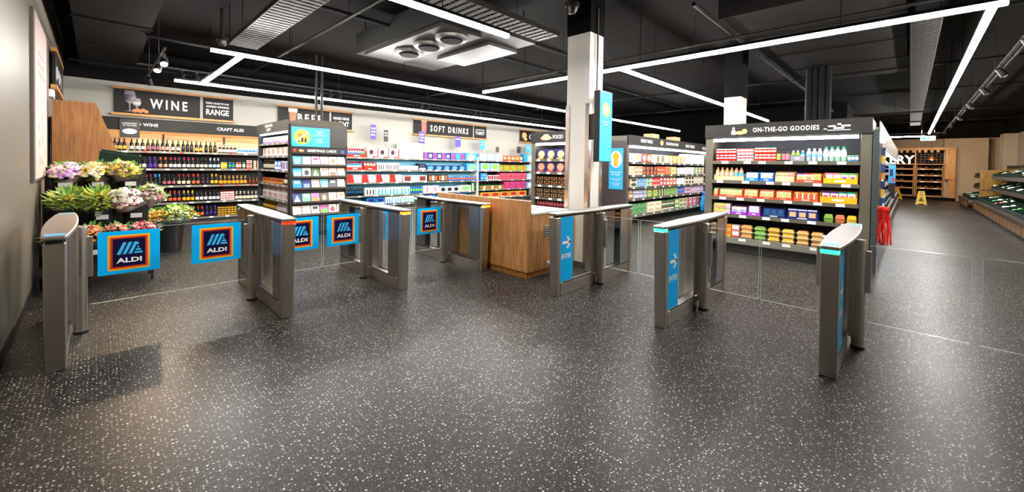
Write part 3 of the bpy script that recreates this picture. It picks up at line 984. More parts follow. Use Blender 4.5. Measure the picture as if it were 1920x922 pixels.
row(F, ZW[4], on(4), [
    wb_(2, 1.59, 1.79, '#1a1036', '#4b2fa0', '#5a3ab0', 'wine bottle with purple label and violet cap'),
    wb_(3, 1.80, 2.07, wn, '#e0702c', '#d0482a', 'wine bottle with orange label and scarlet cap'),
    wb_(3, 2.08, 2.36, '#140e2a', '#3c2a86', '#46309a', 'wine bottle with indigo label and cap'),
    ('cans2', 6, 2.37, 2.82, (.25, .035, '#d7a830', '#1c1a16'), 'pair of stacked gold cans'),
    ('cans2', 4, 2.84, 3.25, (.25, .035, '#5a2a78', '#28c8a0'), 'pair of stacked purple cans')])

# ------------------------------------------------------------------ soft drinks shelving
ZS = (1.82, 1.37, .93, .47, .12)
u = thing('soft_drinks_shelving', 'wall shelving of multipack soft drinks with cyan glow painted on the back panel', 'shelving', (5.92, 13.70, 0))
CYAN_GLOW = M('#7fd0ea', .5, 0, .05, 4)  # cyan glow behind the goods, put into the panel colour
B(0, 5.92, .45, .49, 0, 1.86).build('back_panel', CYAN_GLOW, u)
B(0, 5.92, .02, .45, 0, .07).build('base_plinth', CHARCOAL, u)
B(5.88, 5.95, -.02, .49, 0, 1.95).build('white_end_post', WHITE, u)
for i, z in enumerate(ZS):
    shelf(u, 0, 5.87, z, .44, [.5 + k * .62 + .1 * (i % 3) for k in range(9)], tw=.12, thh=.045)
on = lambda i: 'on the %s soft drinks shelf' % ORD[i]
RED = '#d42a26'; NAVY = '#1c2f7c'; LBL = '#3aa8e4'; WHT = '#f0f0f0'
T = filled_tray
T(F, ZS[0], on(0), 5.98, 6.67, .30, .3, RED, 'red drinks tray with small bottles', [(5, 'pet', (.26, '#c4d0dc', '#3878c0', '#2a60b0'), 'blue labelled small bottle'), (2, 'pet', (.26, '#b8c8c0', '#2a9a60', '#2a8a50'), 'green labelled small bottle')])
row(F, ZS[0], on(0), [
    ('carton', 3, 6.72, 7.98, ('fit', .36, .28, WHT, RED, '#4a2030', 'corner'), 'white drinks box with red corner'),
    ('carton', 4, 8.0, 9.03, ('fit', .30, .26, '#ecebe8', '#e0dedb', '#f6f6f6', 'rows'), 'plain white drinks box', 2),
    ('carton', 3, 9.05, 10.35, ('fit', .26, .28, NAVY, '#8a4a9a', '#dfe8f4', 'split'), 'navy multipack with purple print'),
    ('carton', 1, 10.37, 11.16, ('fit', .28, .28, '#1560b0', '#20c0b0', '#d83a8a', 'rows'), 'blue multipack with teal and pink cans printed'),
    ('carton', 1, 11.17, 11.80, ('fit', .30, .28, '#38b6ee', '#bfe6fa', '#e8f6ff', 'disc'), 'sky blue multipack at the row end')], .03)
T(F, ZS[1], on(1), 5.98, 6.56, .30, .3, RED, 'red tray of blue cans', [(6, 'can', (.24, '#2f8fe0', '#dfeefa'), 'blue can standing in red tray')])
T(F, ZS[1], on(1), 6.58, 7.08, .30, .3, RED, 'red tray of green capped bottles', [(4, 'pet', (.27, '#e6efe8', '#d84a3a', '#26b088'), 'clear bottle with green cap')])
row(F, ZS[1], on(1), [
    ('carton', 3, 7.10, 7.98, ('fit', .27, .26, '#f1f1f1', '#2a2a30', '#d8d8d8', 'bottles'), 'white box printed with a black bottle'),
    ('carton', 2, 8.0, 8.82, ('fit', .17, .26, '#f3f3f4', '#d6d6dc', '#1c2a6c', 'bottles'), 'low white box with navy base'),
    ('carton', 1, 8.84, 9.16, ('fit', .27, .26, '#20242c', '#e8e8e8', '#3a4454', 'band'), 'black and grey drinks pack'),
    ('carton', 5, 9.18, 11.2, ('fit', .20, .26, NAVY, '#5aa0dc', '#e4e8ee', 'disc'), 'low navy multipack with round print'),
    ('carton', 1, 11.23, 11.86, ('fit', .30, .26, '#2fb0ea', '#8fe08a', '#dff4fc', 'disc'), 'sky blue multipack with green print')], .03)
row(F, ZS[2], on(2), [
    ('carton', 4, 5.99, 8.12, ('fit', .28, .28, '#e2c9c4', RED, '#f4ece8', 'split'), 'red sloped case of stacked cans'),
    ('carton', 1, 8.14, 9.24, ('fit', .24, .28, '#ece6e2', '#d0c8c2', '#7a3030', 'rows'), 'long white drinks case'),
    ('carton', 2, 9.26, 10.24, ('fit', .26, .28, '#24221f', '#cfe0d0', '#a8683a', 'rows'), 'black drinks case with pale print'),
    ('can', 12, 10.28, 11.86, (.18, .05, '#2c84d8', '#e26a4a'), 'blue can with red dot'),
    ], .03)
row(F, ZS[3], on(3), [
    ('pet', 7, 5.99, 6.60, (.30, 'fit', '#14181c', '#1c5a86', '#10141a'), 'black cola bottle with blue label'),
    ('carton', 1, 6.63, 7.02, ('fit', .27, .28, '#f0f0ee', '#1e1e24', '#d8d8d8', 'bottles'), 'white pack printed with black bottles'),
    ('carton', 3, 7.04, 8.46, ('fit', .27, .28, '#e8f2f4', '#28a8d8', '#48c8a8', 'bottles'), 'white drinks case with cyan and green bottles'),
    ('pet', 5, 8.48, 9.03, (.30, 'fit', '#2a70c0', '#74cc3a', '#1a4a9a'), 'blue and lime drink bottle'),
    ('carton', 2, 9.05, 9.81, ('fit', .28, .28, '#f2e8ec', '#e08aa8', '#e8c0cc', 'rows'), 'white pack with pink print'),
    ('carton', 3, 9.83, 10.85, ('fit', .22, .28, '#eef0ee', '#24242a', '#d0d4d0', 'disc'), 'white drinks pack with black print'),
    ('carton', 1, 10.87, 11.50, ('fit', .26, .28, '#e0ece4', '#7ac06a', '#f4f4f0', 'disc'), 'white drinks pack with green print'),
    ('carton', 1, 11.53, 11.84, ('fit', .34, .28, '#2a3a30', '#9ad080', '#2a6a40', 'split'), 'dark green drinks pack')], .03)
row(F, ZS[4], on(4), [
    ('carton', 2, 6.70, 7.40, ('fit', .26, .28, '#1878c8', '#e8f0f8', '#1c2a6c', 'band'), 'blue multipack with white band'),
    ('carton', 2, 7.42, 8.10, ('fit', .27, .28, '#eef2f6', '#38a0d8', '#1c2a6c', 'bottles'), 'white multipack with blue bottles'),
    ('carton', 3, 8.12, 9.10, ('fit', .28, .28, '#f0f4f2', '#38c088', '#20306c', 'bottles'), 'white multipack with green bottles'),
    ('carton', 4, 9.12, 11.2, ('fit', .28, .28, '#20309a', '#e8eaf4', '#38a0d8', 'rows'), 'navy and white multipack')], .03)

# small cards on stalks above the soft drinks
def stalk_card(label, x, z0, w, h, col, mat_txt=None, lines=(), y=13.78):
    r = thing('shelf_sign', label, 'sign', (x, y, 1.83))
    B(-w / 2, w / 2, 0, .008, z0 - 1.83, z0 - 1.83 + h).build('sign_card', M(col, .5, 0, .03), r)
    MB().tube([(0, .012, 0), (0, .012, z0 - 1.83 + h * .8)], .006, 6).build('stalk', RAIL, r)
    for k, t in enumerate(lines):
        letters('lettering', t, (0, 0, z0 - 1.83 + h * (.68 - .22 * k)), UX, h * .13, mat_txt or WHITE, r, width=min(w * .8, h * .13 * .9 * len(t)), bold=0)
    return r
PUR = '#4a3f98'
stalk_card('purple card above the red drinks tray', 6.95, 2.48, .2, .52, PUR, None, ('SUPER', 'SAVER', 'DEAL'))
stalk_card('small black card above the white drinks boxes', 7.45, 2.42, .17, .42, '#22211f', None, ('FIZZ', 'HERE'))
stalk_card('purple card above the plain white boxes', 8.98, 2.40, .25, .50, PUR, None, ('SUPER', 'SAVER', 'DEAL'))
stalk_card('purple card above the blue multipacks', 10.78, 2.36, .28, .46, PUR, None, ('SUPER',))
stalk_card('cyan card above the end of the soft drinks', 12.15, 2.30, .28, .44, '#28a6e2', None, ('NEW', 'LOW'))
stalk_card('small brown card above the crisps trays', 13.1, 2.22, .2, .24, '#4a3a30', None, ())
stalk_card('black price card above the orange crisp bags', 14.55, 2.22, .26, .32, '#222222', M('#6cc04a', .5), ('NEW',))
stalk_card('blue card at the end of the crisps shelf', 15.25, 2.28, .34, .36, '#3fa6e6', None, ('FREE', 'FROM'))

# ------------------------------------------------------------------ crisps and snacks shelving
u = thing('crisps_shelving', 'wall shelving of crisps and snack boxes beyond the white post', 'shelving', (11.9, 13.70, 0))
B(0, 3.85, .45, .49, 0, 1.9).build('back_panel', CHARCOAL, u)
B(0, 3.85, .02, .45, 0, .07).build('base_plinth', CHARCOAL, u)
for i, z in enumerate((1.82, 1.36, .93, .50, .12)):
    shelf(u, 0, 3.85, z, .44, [.3 + k * .8 + .1 * (i % 3) for k in range(5)], tw=.12, thh=.045)
on = lambda i: 'on the %s crisps shelf' % ORD[i]
row(F, 1.82, on(0), [
    ('carton', 3, 11.95, 13.4, ('fit', .30, .28, '#9cc0e8', '#e8dca8', '#e4eef8', 'disc'), 'pale blue snack case'),
    ('pouch', 5, 13.44, 14.85, ('fit', .26, .2, '#e8743a', '#f4d8a8', '#d04a2a'), 'orange crisp bag'),
    ('carton', 1, 14.87, 15.08, ('fit', .36, .28, '#1f8fe0', '#1f8fe0', '#38a8f0', 'band'), 'plain bright blue box'),
    ('carton', 1, 15.10, 15.66, ('fit', .34, .28, '#58b8ea', '#d8eefa', '#b0dcf4', 'disc'), 'cyan snack box')], .03)
row(F, 1.36, on(1), [
    ('carton', 2, 12.03, 13.22, ('fit', .34, .28, '#8ab8e8', '#8cc84a', '#c8e0a0', 'disc'), 'pale blue case of green snack bags'),
    ('carton', 4, 13.24, 15.1, ('fit', .13, .28, '#e09a2c', '#d85a30', '#54b040', 'rows'), 'orange and green snack carton', 2),
    ('carton', 1, 15.12, 15.66, ('fit', .3, .28, '#7ec2ee', '#e0f0fa', '#a8d8f4', 'band'), 'light blue snack carton')], .03)
row(F, .93, on(2), [
    ('carton', 1, 12.05, 12.43, ('fit', .32, .28, '#2a80d8', '#5ab0f0', '#e8f0fa', 'dots'), 'blue snack multipack'),
    ('carton', 2, 12.45, 13.22, ('fit', .22, .28, '#f0e0dc', '#d83a3a', '#8a1c2a', 'rows'), 'red and white striped snack carton'),
    ('carton', 5, 13.24, 15.1, ('fit', .16, .28, '#c8285a', '#58b840', '#e87ab0', 'dots'), 'crimson snack box with green print', 2),
    ('carton', 1, 15.12, 15.66, ('fit', .3, .28, '#8ec8ee', '#f0f4f8', '#a8d8f4', 'band'), 'pale blue snack carton')], .03)
row(F, .50, on(3), [
    ('carton', 3, 12.05, 13.5, ('fit', .18, .28, '#58a83a', '#e8e0d0', '#d84a3a', 'rows'), 'green striped snack carton'),
    ('carton', 4, 13.52, 15.1, ('fit', .17, .28, '#b82a5a', '#d888c0', '#8a4ab0', 'dots'), 'pink purple snack box', 2),
    ('carton', 1, 15.12, 15.66, ('fit', .3, .28, '#5ab0ea', '#e0f0fa', '#a8d8f4', 'disc'), 'mid blue snack carton')], .03)
row(F, .12, on(4), [
    ('carton', 5, 12.05, 15.1, ('fit', .25, .28, '#d8a040', '#b8302a', '#f0e8d8', 'disc'), 'mustard snack carton')], .03)

# ------------------------------------------------------------------ big signs on the back wall
def rail_sign(label, x0, x1, z0, z1, split, word, lines, picture):
    r = thing('wall_sign', label, 'sign', (x0, 14.2, z0), group='black department signs on the back wall')
    w, h = x1 - x0, z1 - z0
    for z in (-.03, h - .03):
        B(-.06, w + .06, -.11, -.075, z, z + .06).build('wooden_rail', OAKX, r)
    a = B(0, split * w - .03, -.07, -.045, .03, h - .03).build('main_board', SIGNB, r)
    b_ = B(split * w + .03, w, -.07, -.045, .03, h - .03).build('side_board', SIGNB, r)
    B(split * w - .03, split * w + .03, -.065, -.05, .03, h - .03).build('joining_strip', WALLW, r)
    for x in (.1 * w, .9 * w):
        B(x, x + .04, -.0445, -.001, h * .4, h * .6).build('wall_fixing', CHARCOAL, r)
    letters('lettering', word[0], (word[1] * w, -.07, h * .5 - word[2] / 2), UX, word[2], WHITE, a, width=word[3] * w, gap=1.45, bold=.035)
    n = len(lines)
    for k, (t, hh, zz) in enumerate(lines):
        letters('lettering', t, ((split + (1 - split) / 2) * w, -.07, zz * h), UX, hh, WHITE, b_, width=min((1 - split) * w * .72, hh * .8 * len(t)), bold=.03)
    picture(a, w, h)
    return r
def lathe_pic(parent, name, cx, y, prof, mats, squash=.12):
    mb = MB().lathe(0, 0, prof, 14)
    mb.v = [(cx + p[0], y + p[1] * squash, p[2]) for p in mb.v]
    return mb.build(name, mats, parent, smooth=True)
def pic_wine(a, w, h):
    PG = M('#8a8690', .3, 0, .05); PW = M('#c9c2b8', .4, 0, .05)
    lathe_pic(a, 'printed_glass', .27, -.085, [(.11, .08), (.012, .10), (.012, .27), (.10, .34, 1), (.125, .44, 1), (.11, .50, 0), (.09, .60, 0)], [PG, M('#4a3a48', .3)])
    lathe_pic(a, 'printed_glass', .40, -.085, [(.08, .07), (.01, .09), (.01, .20), (.07, .26, 1), (.085, .33, 0), (.065, .42, 0)], [PG, PW])
    mb = MB()
    for k in range(5):
        mb.ball((.36 + .055 * k, -.085, .10 + .03 * (k % 2)), (.05, .008, .045), 8, 5)
    mb.build('printed_fruit', M('#c8864a', .5), a)
rail_sign('black WINE sign with printed glass on wooden rails', .33, 2.80, 2.76, 3.42, .70, ('WINE', .42, .25, .31),
          (('RAISE A GLASS TO OUR', .05, .70), ('AWARD-WINNING', .055, .55), ('RANGE', .16, .24)), pic_wine)
def pic_beer(a, w, h):
    lathe_pic(a, 'printed_glass', .42, -.085, [(.085, .06, 0), (.12, .46, 1), (.13, .47, 1), (.135, .58, 1)], [M('#9a5a34', .4), M('#e8ddd0', .5)])
rail_sign('black BEER sign with printed pint on wooden rails', 3.98, 6.33, 2.75, 3.38, .68, ('BEER', .41, .25, .34),
          (('MAKE MINE', .09, .56), ('A PINT', .16, .22)), pic_beer)
def pic_soft(a, w, h):
    lathe_pic(a, 'printed_glass', .46, -.085, [(.10, .06, 0), (.13, .52, 1), (.132, .58, 1)], [M('#c05a4c', .4), M('#e0cfc8', .5)])
rail_sign('black SOFT DRINKS sign with printed tumbler on wooden rails', 8.84, 12.70, 2.80, 3.40, .80, ('SOFT DRINKS', .46, .25, .52),
          (('QUENCH YOUR', .06, .64), ('THIRST', .15, .32)), pic_soft)
def pic_cri(a, w, h):
    MB().ball((.30, -.085, .35), (.18, .01, .17), 10, 6).ball((.40, -.085, .16), (.12, .01, .08), 8, 5).build('printed_crisp', M('#d8b070', .5), a)
rail_sign('black CRISPS sign partly hidden behind the freezer fascia', 15.0, 19.2, 2.80, 3.42, .76, ('CRISPS', .33, .25, .34),
          (('SNACK', .12, .40),), pic_cri)
# ------------------------------------------------------------------ greetings card stand: end of a gondola, spirits on its long side
c = thing('card_stand', 'dark gondola end with racks of greetings cards and a blue age sign', 'card stand', (2.86, 9.33, 0))
DKB = M('#2e2a26', .45, 0, .08, 6)
B(.10, 1.14, .10, 2.20, 0, .10).build('base_plinth', BLACK, c)
B(.55, .65, .10, 2.30, .10, 2.10).build('spine_panel', DKB, c)
B(0.0, 1.20, .04, .09, .10, 2.42).build('end_back', DKB, c)
for x in (0, 1.165):
    B(x, x + .035, -.02, .04, .22, 2.0).build('side_cheek', DKB, c)
B(.0, 1.20, -.02, .0395, 1.955, 2.44).build('top_board', DKB, c)
MB().prism([(.02, 2.44), (2.2, 2.44), (2.1, 2.56), (.1, 2.56)], 'x', .25, 1.15).build('roof_cap', M('#57534b', .4, .2), c)
hb = B(.0, 1.20, -.055, -.0205, 1.80, 1.945).build('header_strip', BLACKP, c)
letters('lettering', 'GREETINGS CARDS', (.63, -.055, 1.848), UX, .055, WHITE, hb, width=.62)
MB().add([(.07 + .035 * math.cos(t * .5236), -.058, 1.875 + .035 * math.sin(t * .5236)) for t in range(12)], [tuple(range(12))]).build('red_badge', M('#c02a26', .5), hb)
MB().ball((.20, -.058, 1.87), (.06, .004, .03), 8, 4).build('printed_posy', M('#a88a5a', .5), hb)
B(1.04, 1.12, -.0575, -.0555, 1.83, 1.90).build('small_emblem', M('#3a50a0', .5), hb)
ag = B(.015, .80, -.032, -.0205, 1.96, 2.37).build('age_sign', M('#2cb2e8', .45, 0, .02), c)
MB().add([(.22 + .16 * math.cos(t * .2618), -.034, 2.165 + .16 * math.sin(t * .2618)) for t in range(24)], [tuple(range(24))]).build('round_badge', M('#e8b02c', .45), ag)
letters('lettering', '18', (.165, -.034, 2.165), UX, .075, BLACK, ag)
mb = MB()
for x, h_ in ((.225, .16), (.29, .12), (.15, .09)):
    mb.add([(x - .022, -.0365, 2.05), (x + .022, -.0365, 2.05), (x + .022, -.0365, 2.05 + h_ * .55), (x + .008, -.0365, 2.05 + h_ * .75), (x + .008, -.0365, 2.05 + h_), (x - .008, -.0365, 2.05 + h_), (x - .008, -.0365, 2.05 + h_ * .75), (x - .022, -.0365, 2.05 + h_ * .55)], [tuple(range(8))])
mb.build('bottle_icons', BLACK, ag)
MB().add([(.09, -.038, 2.06), (.11, -.038, 2.045), (.35, -.038, 2.27), (.33, -.038, 2.285)], [(0, 1, 2, 3)]).build('white_slash', WHITE, ag)
for k, (t, z) in enumerate((('Selling alcohol', 2.29), ('to under', 2.245), ('eighteens is illegal', 2.20), ('please have', 2.12), ('your proof of', 2.085), ('age ready', 2.05))):
    letters('lettering', t, (.585, -.032, z), UX, .026 if k < 3 else .02, WHITE, ag, bold=0)
CZS = [1.56, 1.31, 1.06, .76, .49]
for z in CZS:
    o = MB().prism([(.035, z - .02), (.04, z - .02), (.04, z + .22), (.035, z + .22)], 'x', .04, 1.16).build('rack_back', BLACK, c)
    MB().prism([(-.06, z - .025), (.04, z - .025), (.04, z - .015), (-.05, z - .015), (-.05, z + .02), (-.06, z + .02)], 'x', .036, 1.164).build('card_pocket', M('#4a443c', .35, .2), c)
CARDS = [
 [('#3fb4e6', '#f0a8c0', 'pink baby'), ('#9ab0a0', '#d8d4c4', 'grey landscape'), ('#f4b0c8', '#d8487a', 'pink lettered'), ('#f6c4c4', '#e88aa8', 'pink floral'), ('#efe9dc', '#8a7a66', 'cream dotted'), ('#f4e4e2', '#e0a8ac', 'pale blush')],
 [('#4ab0e4', '#dce8f0', 'sky blue'), ('#e4e6e0', '#3a3a3a', 'white minimal'), ('#4a6a3a', '#d8b0a0', 'green photo'), ('#f0d4cc', '#c88a80', 'peach animal'), ('#ead8c4', '#8a6a50', 'beige dog'), ('#e8c8a8', '#f2e0cc', 'sand coloured')],
 [('#2f8fdc', '#e8d8c8', 'blue puppy'), ('#2c3c78', '#8a98c8', 'navy script'), ('#d8c0a8', '#f0e4d4', 'tan patterned'), ('#6ac0c4', '#f0e4d0', 'turquoise'), ('#5a5a5c', '#c8c8c8', 'dark grey photo'), ('#ecdcd8', '#d8b8b4', 'rose grey')],
 [('#3c4a92', '#c8ccea', 'indigo patterned'), ('#7ab89a', '#e4f0e4', 'mint script'), ('#c88ad0', '#e8943a', 'lilac orange'), ('#6a6458', '#a8a090', 'brown grey photo'), ('#f0ebe0', '#c8b8a0', 'ivory'), ('#f0c0c8', '#e8a040', 'pink bouquet')],
 [('#ece6dc', '#d0c8bc', 'off-white'), ('#eee8e6', '#d8b4bc', 'white rose'), ('#e8ecec', '#2a2a2a', 'black and white penguin'), ('#e86aa0', '#7ac84a', 'bright confetti'), ('#f0f0f0', '#d83a4a', 'white with red heart'), ('#e6e0e8', '#6a5a8a', 'white with violet print')]]
for j, z in enumerate(CZS):
    for i, (a, b_, nm) in enumerate(CARDS[j]):
        x = 2.86 + .05 + i * .1865
        mb = MB().prism([(-.045, 0), (-.04, 0), (.015, .205), (.01, .205)], 'x', 0, .172, 0)
        k = (i * 3 + j) % 4
        f = lambda s, t: (s * .172, -.046 + .055 * t - .0012, .205 * t)
        if k == 0:
            pts = [f(.5 + .28 * math.cos(t * .6283), .5 + .3 * math.sin(t * .6283)) for t in range(10)]
        elif k == 1:
            pts = [f(.15, .1), f(.85, .1), f(.85, .55), f(.15, .55)]
        elif k == 2:
            pts = [f(.2, .6), f(.8, .6), f(.8, .85), f(.2, .85)]
        else:
            pts = [f(.1, .1), f(.9, .1), f(.5, .85)]
        mb.add(pts, [tuple(range(len(pts)))], 1)
        o = mb.build('greetings_card', [M(a, .45, 0, .12, 25), M(b_, .45, 0, .15, 30)], loc=(x, 9.33, z - .013))
        tag(o, '%s greetings card in the %s rack of the stand' % (nm, ORD[j]), 'card', 'greetings cards on the stand')
# long side of the gondola, facing the wall
FS = Face(2.86, 11.62, 'X')
ZP = (2.05, 1.76, 1.44, 1.12, .78, .50)
sh = thing('spirits_shelving', 'long side of the card gondola stocked with wine and spirits', 'shelving', (2.86, 11.62, 0), QT)
B(0, 2.24, .5, .545, .1, 2.1).build('back_panel', BLACK, sh)
B(0, 2.24, .02, .5, 0, .10).build('base_plinth', BLACK, sh)
B(-.05, -.001, -.02, .545, 0, 2.44).build('end_cheek', M('#3c444a', .3, .2), sh)
B(2.2, 2.24, -.02, .5, 0.1, 2.44).build('near_cheek', DKB, sh)
hd = B(-.05, 2.24, -.05, -.0205, 2.30, 2.52).build('header_board', M('#4a4640', .45, .1), sh)
letters('lettering', 'PREMIUM WINE', (.95, -.05, 2.425), UX, .06, WHITE, hd)
letters('lettering', '& SPIRITS', (.95, -.05, 2.335), UX, .06, WHITE, hd)
B(.05, 2.15, .0, .05, 2.26, 2.29).build('canopy_light', EM('#eef4ff', 4.0, 'canopy_light'), sh)
B(0, 2.2, -.02, .5, 2.291, 2.2995).build('canopy', DKB, sh)
for i, z in enumerate(ZP):
    shelf(sh, 0, 2.2, z, .48, [.3 + k * .4 for k in range(5)], tw=.07, thh=.035)
on = lambda i: 'on the %s spirits shelf' % ('top', 'second', 'third', 'fourth', 'fifth', 'bottom')[i]
row(FS, ZP[0], on(0), [('carton', 6, .1, 2.15, ('fit', .15, .2, '#e8e4ea', '#a88ac0', '#d0d0d8', 'band'), 'white gift box with lilac band')])
row(FS, ZP[1], on(1), [('carton', 6, .1, 2.15, ('fit', .20, .2, '#f0e8e4', '#c89a8a', '#e8e8e8', 'disc'), 'white gift box with round print')])
row(FS, ZP[2], on(2), [('beer', 8, .1, 1.0, (.27, .035, '#2a1a10', '#c8c0b0', '#888888'), 'dark spirit bottle with grey label'), ('carton', 2, 1.02, 1.5, ('fit', .22, .2, '#2070d8', '#e8f0f8', '#e8f0f8', 'band'), 'bright blue gift box'), ('carton', 2, 1.52, 2.15, ('fit', .2, .2, '#f0ecec', '#d83a4a', '#3060b0', 'rows'), 'white gift box with red stripes')])
row(FS, ZP[3], on(3), [('carton', 4, .1, 1.6, ('fit', .12, .2, '#b0622a', '#d89048', '#7a3a1a', 'band'), 'copper coloured gift box'), ('beer', 4, 1.65, 2.15, (.25, .04, '#3a2014', '#e8dcc0', '#c8a040'), 'brown spirit bottle with cream label')])
row(FS, ZP[4], on(4), [('carton', 5, .1, 2.15, ('fit', .14, .2, '#e8ece4', '#6a9a7a', '#d88a9a', 'rows'), 'white gift box with green stripes', 2)])
row(FS, ZP[5], on(5), [('beer', 9, .1, 1.1, (.22, .04, '#6a4a14', '#d8a838', '#d8b040'), 'squat amber bottle with gold label'), ('beer', 8, 1.15, 2.15, (.22, .04, '#d8c8c8', '#f0e0e4', '#c88a9a'), 'pale pink spirit bottle')])
# two poles that rise from the gondola to the ceiling
for k, (x, w_) in enumerate(((3.98, 'slim black service pole rising from the card gondola'), (4.12, 'second black service pole beside the first one'))):
    o = thing('service_pole', w_, 'pole', (x, 11.0, 2.45))
    MB().tube([(0, 0, 0), (0, 0, CZ - 2.46)], .035, 10).build('pole_tube', BLACK, o, smooth=True)
    B(-.06, .06, -.06, .06, -.35, .0).build('pole_shoe', BLACK, o)

# ------------------------------------------------------------------ open chillers
CHF = M('#5d594d', .42, .25, .06, 4)
CHI = M('#22262a', .5, 0, .06, 5)
CHL = EM('#f4f6ff', 15.0, 'chiller_light')
def chiller(name, label, loc, rz, W, D, H, zs, deck, header, tag_step, header_h=.23, tagw=.12, lip_mat=None):
    c = thing(name, label, 'chiller', loc, rz)
    B(0, W, D - .06, D, .25, H - .02).build('back_wall', CHI, c)
    for x0, x1 in ((-.14, 0), (W, W + .14)):
        MB().prism([(-.0, .0), (D, .0), (D, H), (.02, H), (.02, .9), (-.0, .55)], 'x', x0, x1).build('end_panel', CHF, c, bevel=.006)
    k = B(0.001, W - .001, .06, D - .061, 0, .16).build('kick_plate', BLACK, c)
    for i in range(4):
        B(.05, W - .05, .056, .0598, .03 + i * .03, .042 + i * .03).build('kick_louvre', CHARCOAL, k)
    d_ = B(0.001, W - .001, -.01, D - .061, .16, deck - .002).build('deck_tank', CHARCOAL, c)
    B(0.001, W - .001, -.03, -.0105, .19, deck + .02).build('deck_bumper', lip_mat or RAIL, d_)
    n = max(2, int(W / tag_step))
    for i in range(n):
        price_tag(d_, (i + .4 + .2 * rnd.random()) * W / n, -.031, deck - .02, tagw, .05)
    B(0.001, W - .001, .02, D - .061, H - .05, H).build('canopy_roof', CHF, c)
    hb = B(-.14, W + .14, -.03, .0195, H - header_h, H + .02).build('header_board', SIGNB, c)
    B(.03, W - .03, .02, .075, H - header_h - .075, H - header_h - .022).build('canopy_light', CHL, c)
    B(.03, W - .03, .0205, .10, H - header_h - .0215, H - header_h - .004).build('light_holder', CHF, c)
    for i, z in enumerate(zs):
        n = max(3, int(W / tag_step))
        shelf(c, .001, W - .001, z, D - .14, [(q + .3 + .4 * rnd.random()) * W / n for q in range(n)], CHARCOAL, CHF, .035, .06, tagw, .05)
    return c, hb

FG = Face(8.62, 2.83, 'X')
g, hb = chiller('on_the_go_chiller', 'open chiller headed ON-THE-GO GOODIES stocked with drinks and lunch packs', (8.62, 2.83, 0), QT, 2.25, .85, 2.46, (1.775, 1.40, 1.075, .745), .29, None, .36)
letters('lettering', 'ON-THE-GO GOODIES', (1.21, -.03, 2.315), UX, .082, WHITE, hb, width=1.0, gap=1.15, bold=.03)
# drawn pictures on the header
lathe_pic(hb, 'printed_bottle', .38, -.034, [(.035, 2.28), (.04, 2.33), (.02, 2.37), (.015, 2.42)], WHITE, .05)
MB().ball((.49, -.034, 2.31), (.09, .003, .035), 10, 4).ball((.57, -.034, 2.335), (.05, .003, .05), 8, 4).build('printed_sandwich', M('#e0a46a', .5), hb)
mb = MB()
for x, z, w_ in ((1.83, 2.36, .10), (1.90, 2.325, .14), (2.0, 2.36, .12), (1.95, 2.39, .05)):
    mb.box(x, x + w_, -.0335, -.0302, z - .012, z + .014)
mb.box(1.77, 1.81, -.0335, -.0302, 2.31, 2.325); mb.box(1.82, 2.12, -.0335, -.0302, 2.288, 2.298)
mb.build('printed_doodle', WHITE, hb)
Y0 = 2.83
sg = lambda y: Y0 - y
on = lambda i: 'on the %s on-the-go shelf' % ORD[i]
ZG = (1.775, 1.40, 1.075, .745)
row(FG, ZG[0], on(0), [
    ('cans2', 5, sg(2.79), sg(2.42), (.235, .036, '#d8241e', '#f2e8e4'), 'stacked red and white cola cans'),
    ('cans2', 4, sg(2.41), sg(2.12), (.235, .036, '#e6e3e3', '#c83a3a'), 'stacked silver diet cola cans'),
    ('cans2', 5, sg(2.11), sg(1.76), (.245, .035, '#e0301e', '#f4e4dc'), 'stacked orange red drink cans'),
    ('pump', 1, sg(1.745), sg(1.69), (.24, .03, '#1a1612', '#e8b24a', '#18181a'), 'smoothie bottle with yellow label'),
    ('pump', 2, sg(1.67), sg(1.55), (.24, .03, '#1a1014', '#e8788a', '#18181a'), 'smoothie bottle with pink label'),
    ('pet', 2, sg(1.53), sg(1.40), (.19, .03, '#8ab84a', '#4a7a2a', '#f2f2f2'), 'small green juice bottle'),
    ('pet', 1, sg(1.39), sg(1.33), (.19, .03, '#2f8fd8', '#e8f0f8', '#f2f2f2'), 'small blue juice bottle'),
    ('pet', 3, sg(1.31), sg(1.08), (.22, .037, '#b8c2cc', '#7fb0e0', '#f4f4f4'), 'clear water bottle with white cap'),
    ('pet', 4, sg(1.07), sg(.76), (.245, .039, '#9cc8b4', '#e8f4ee', '#12a060'), 'green tinted water bottle with green cap'),
    ('pot', 3, sg(.75), sg(.60), (.10, .026, '#58a8e8', '#a8c850', '#f0e0d0'), 'small blue yogurt pot with lime lid')], .05)
put(FG, 'tray', (.20, .12, .14, '#8a8f98', .8, '#c8ccd2'), 'grey carrier holding the juice bottles', on(0), sg(1.43), .035, ZG[0])
w2 = on(1)
filled_tray(FG, ZG[1], w2, sg(2.81), sg(2.26), .13, .22, '#e0b888', 'cardboard tray of smoothie bottles', [(4, 'pet', (.24, '#d8a078', '#e8c8a8', '#c88a5a'), 'peach smoothie bottle'), (2, 'pet', (.24, '#e09a80', '#4ab0e0', '#c87a50'), 'peach bottle with blue label')], lip=.6)
filled_tray(FG, ZG[1], w2, sg(2.25), sg(2.02), .17, .22, '#1f7fe4', 'blue display tray of white packs', [(2, 'carton', (.15, .16, '#e8eaee', '#d0d8e4', '#f4f4f4', 'plain'), 'white snack pack in blue tray')])
filled_tray(FG, ZG[1], w2, sg(2.01), sg(1.78), .17, .22, '#1668d0', 'deep blue display tray of white packs', [(2, 'carton', (.15, .16, '#e8eaee', '#c8d4e8', '#f4f4f4', 'disc'), 'white snack pack in deep blue tray')])
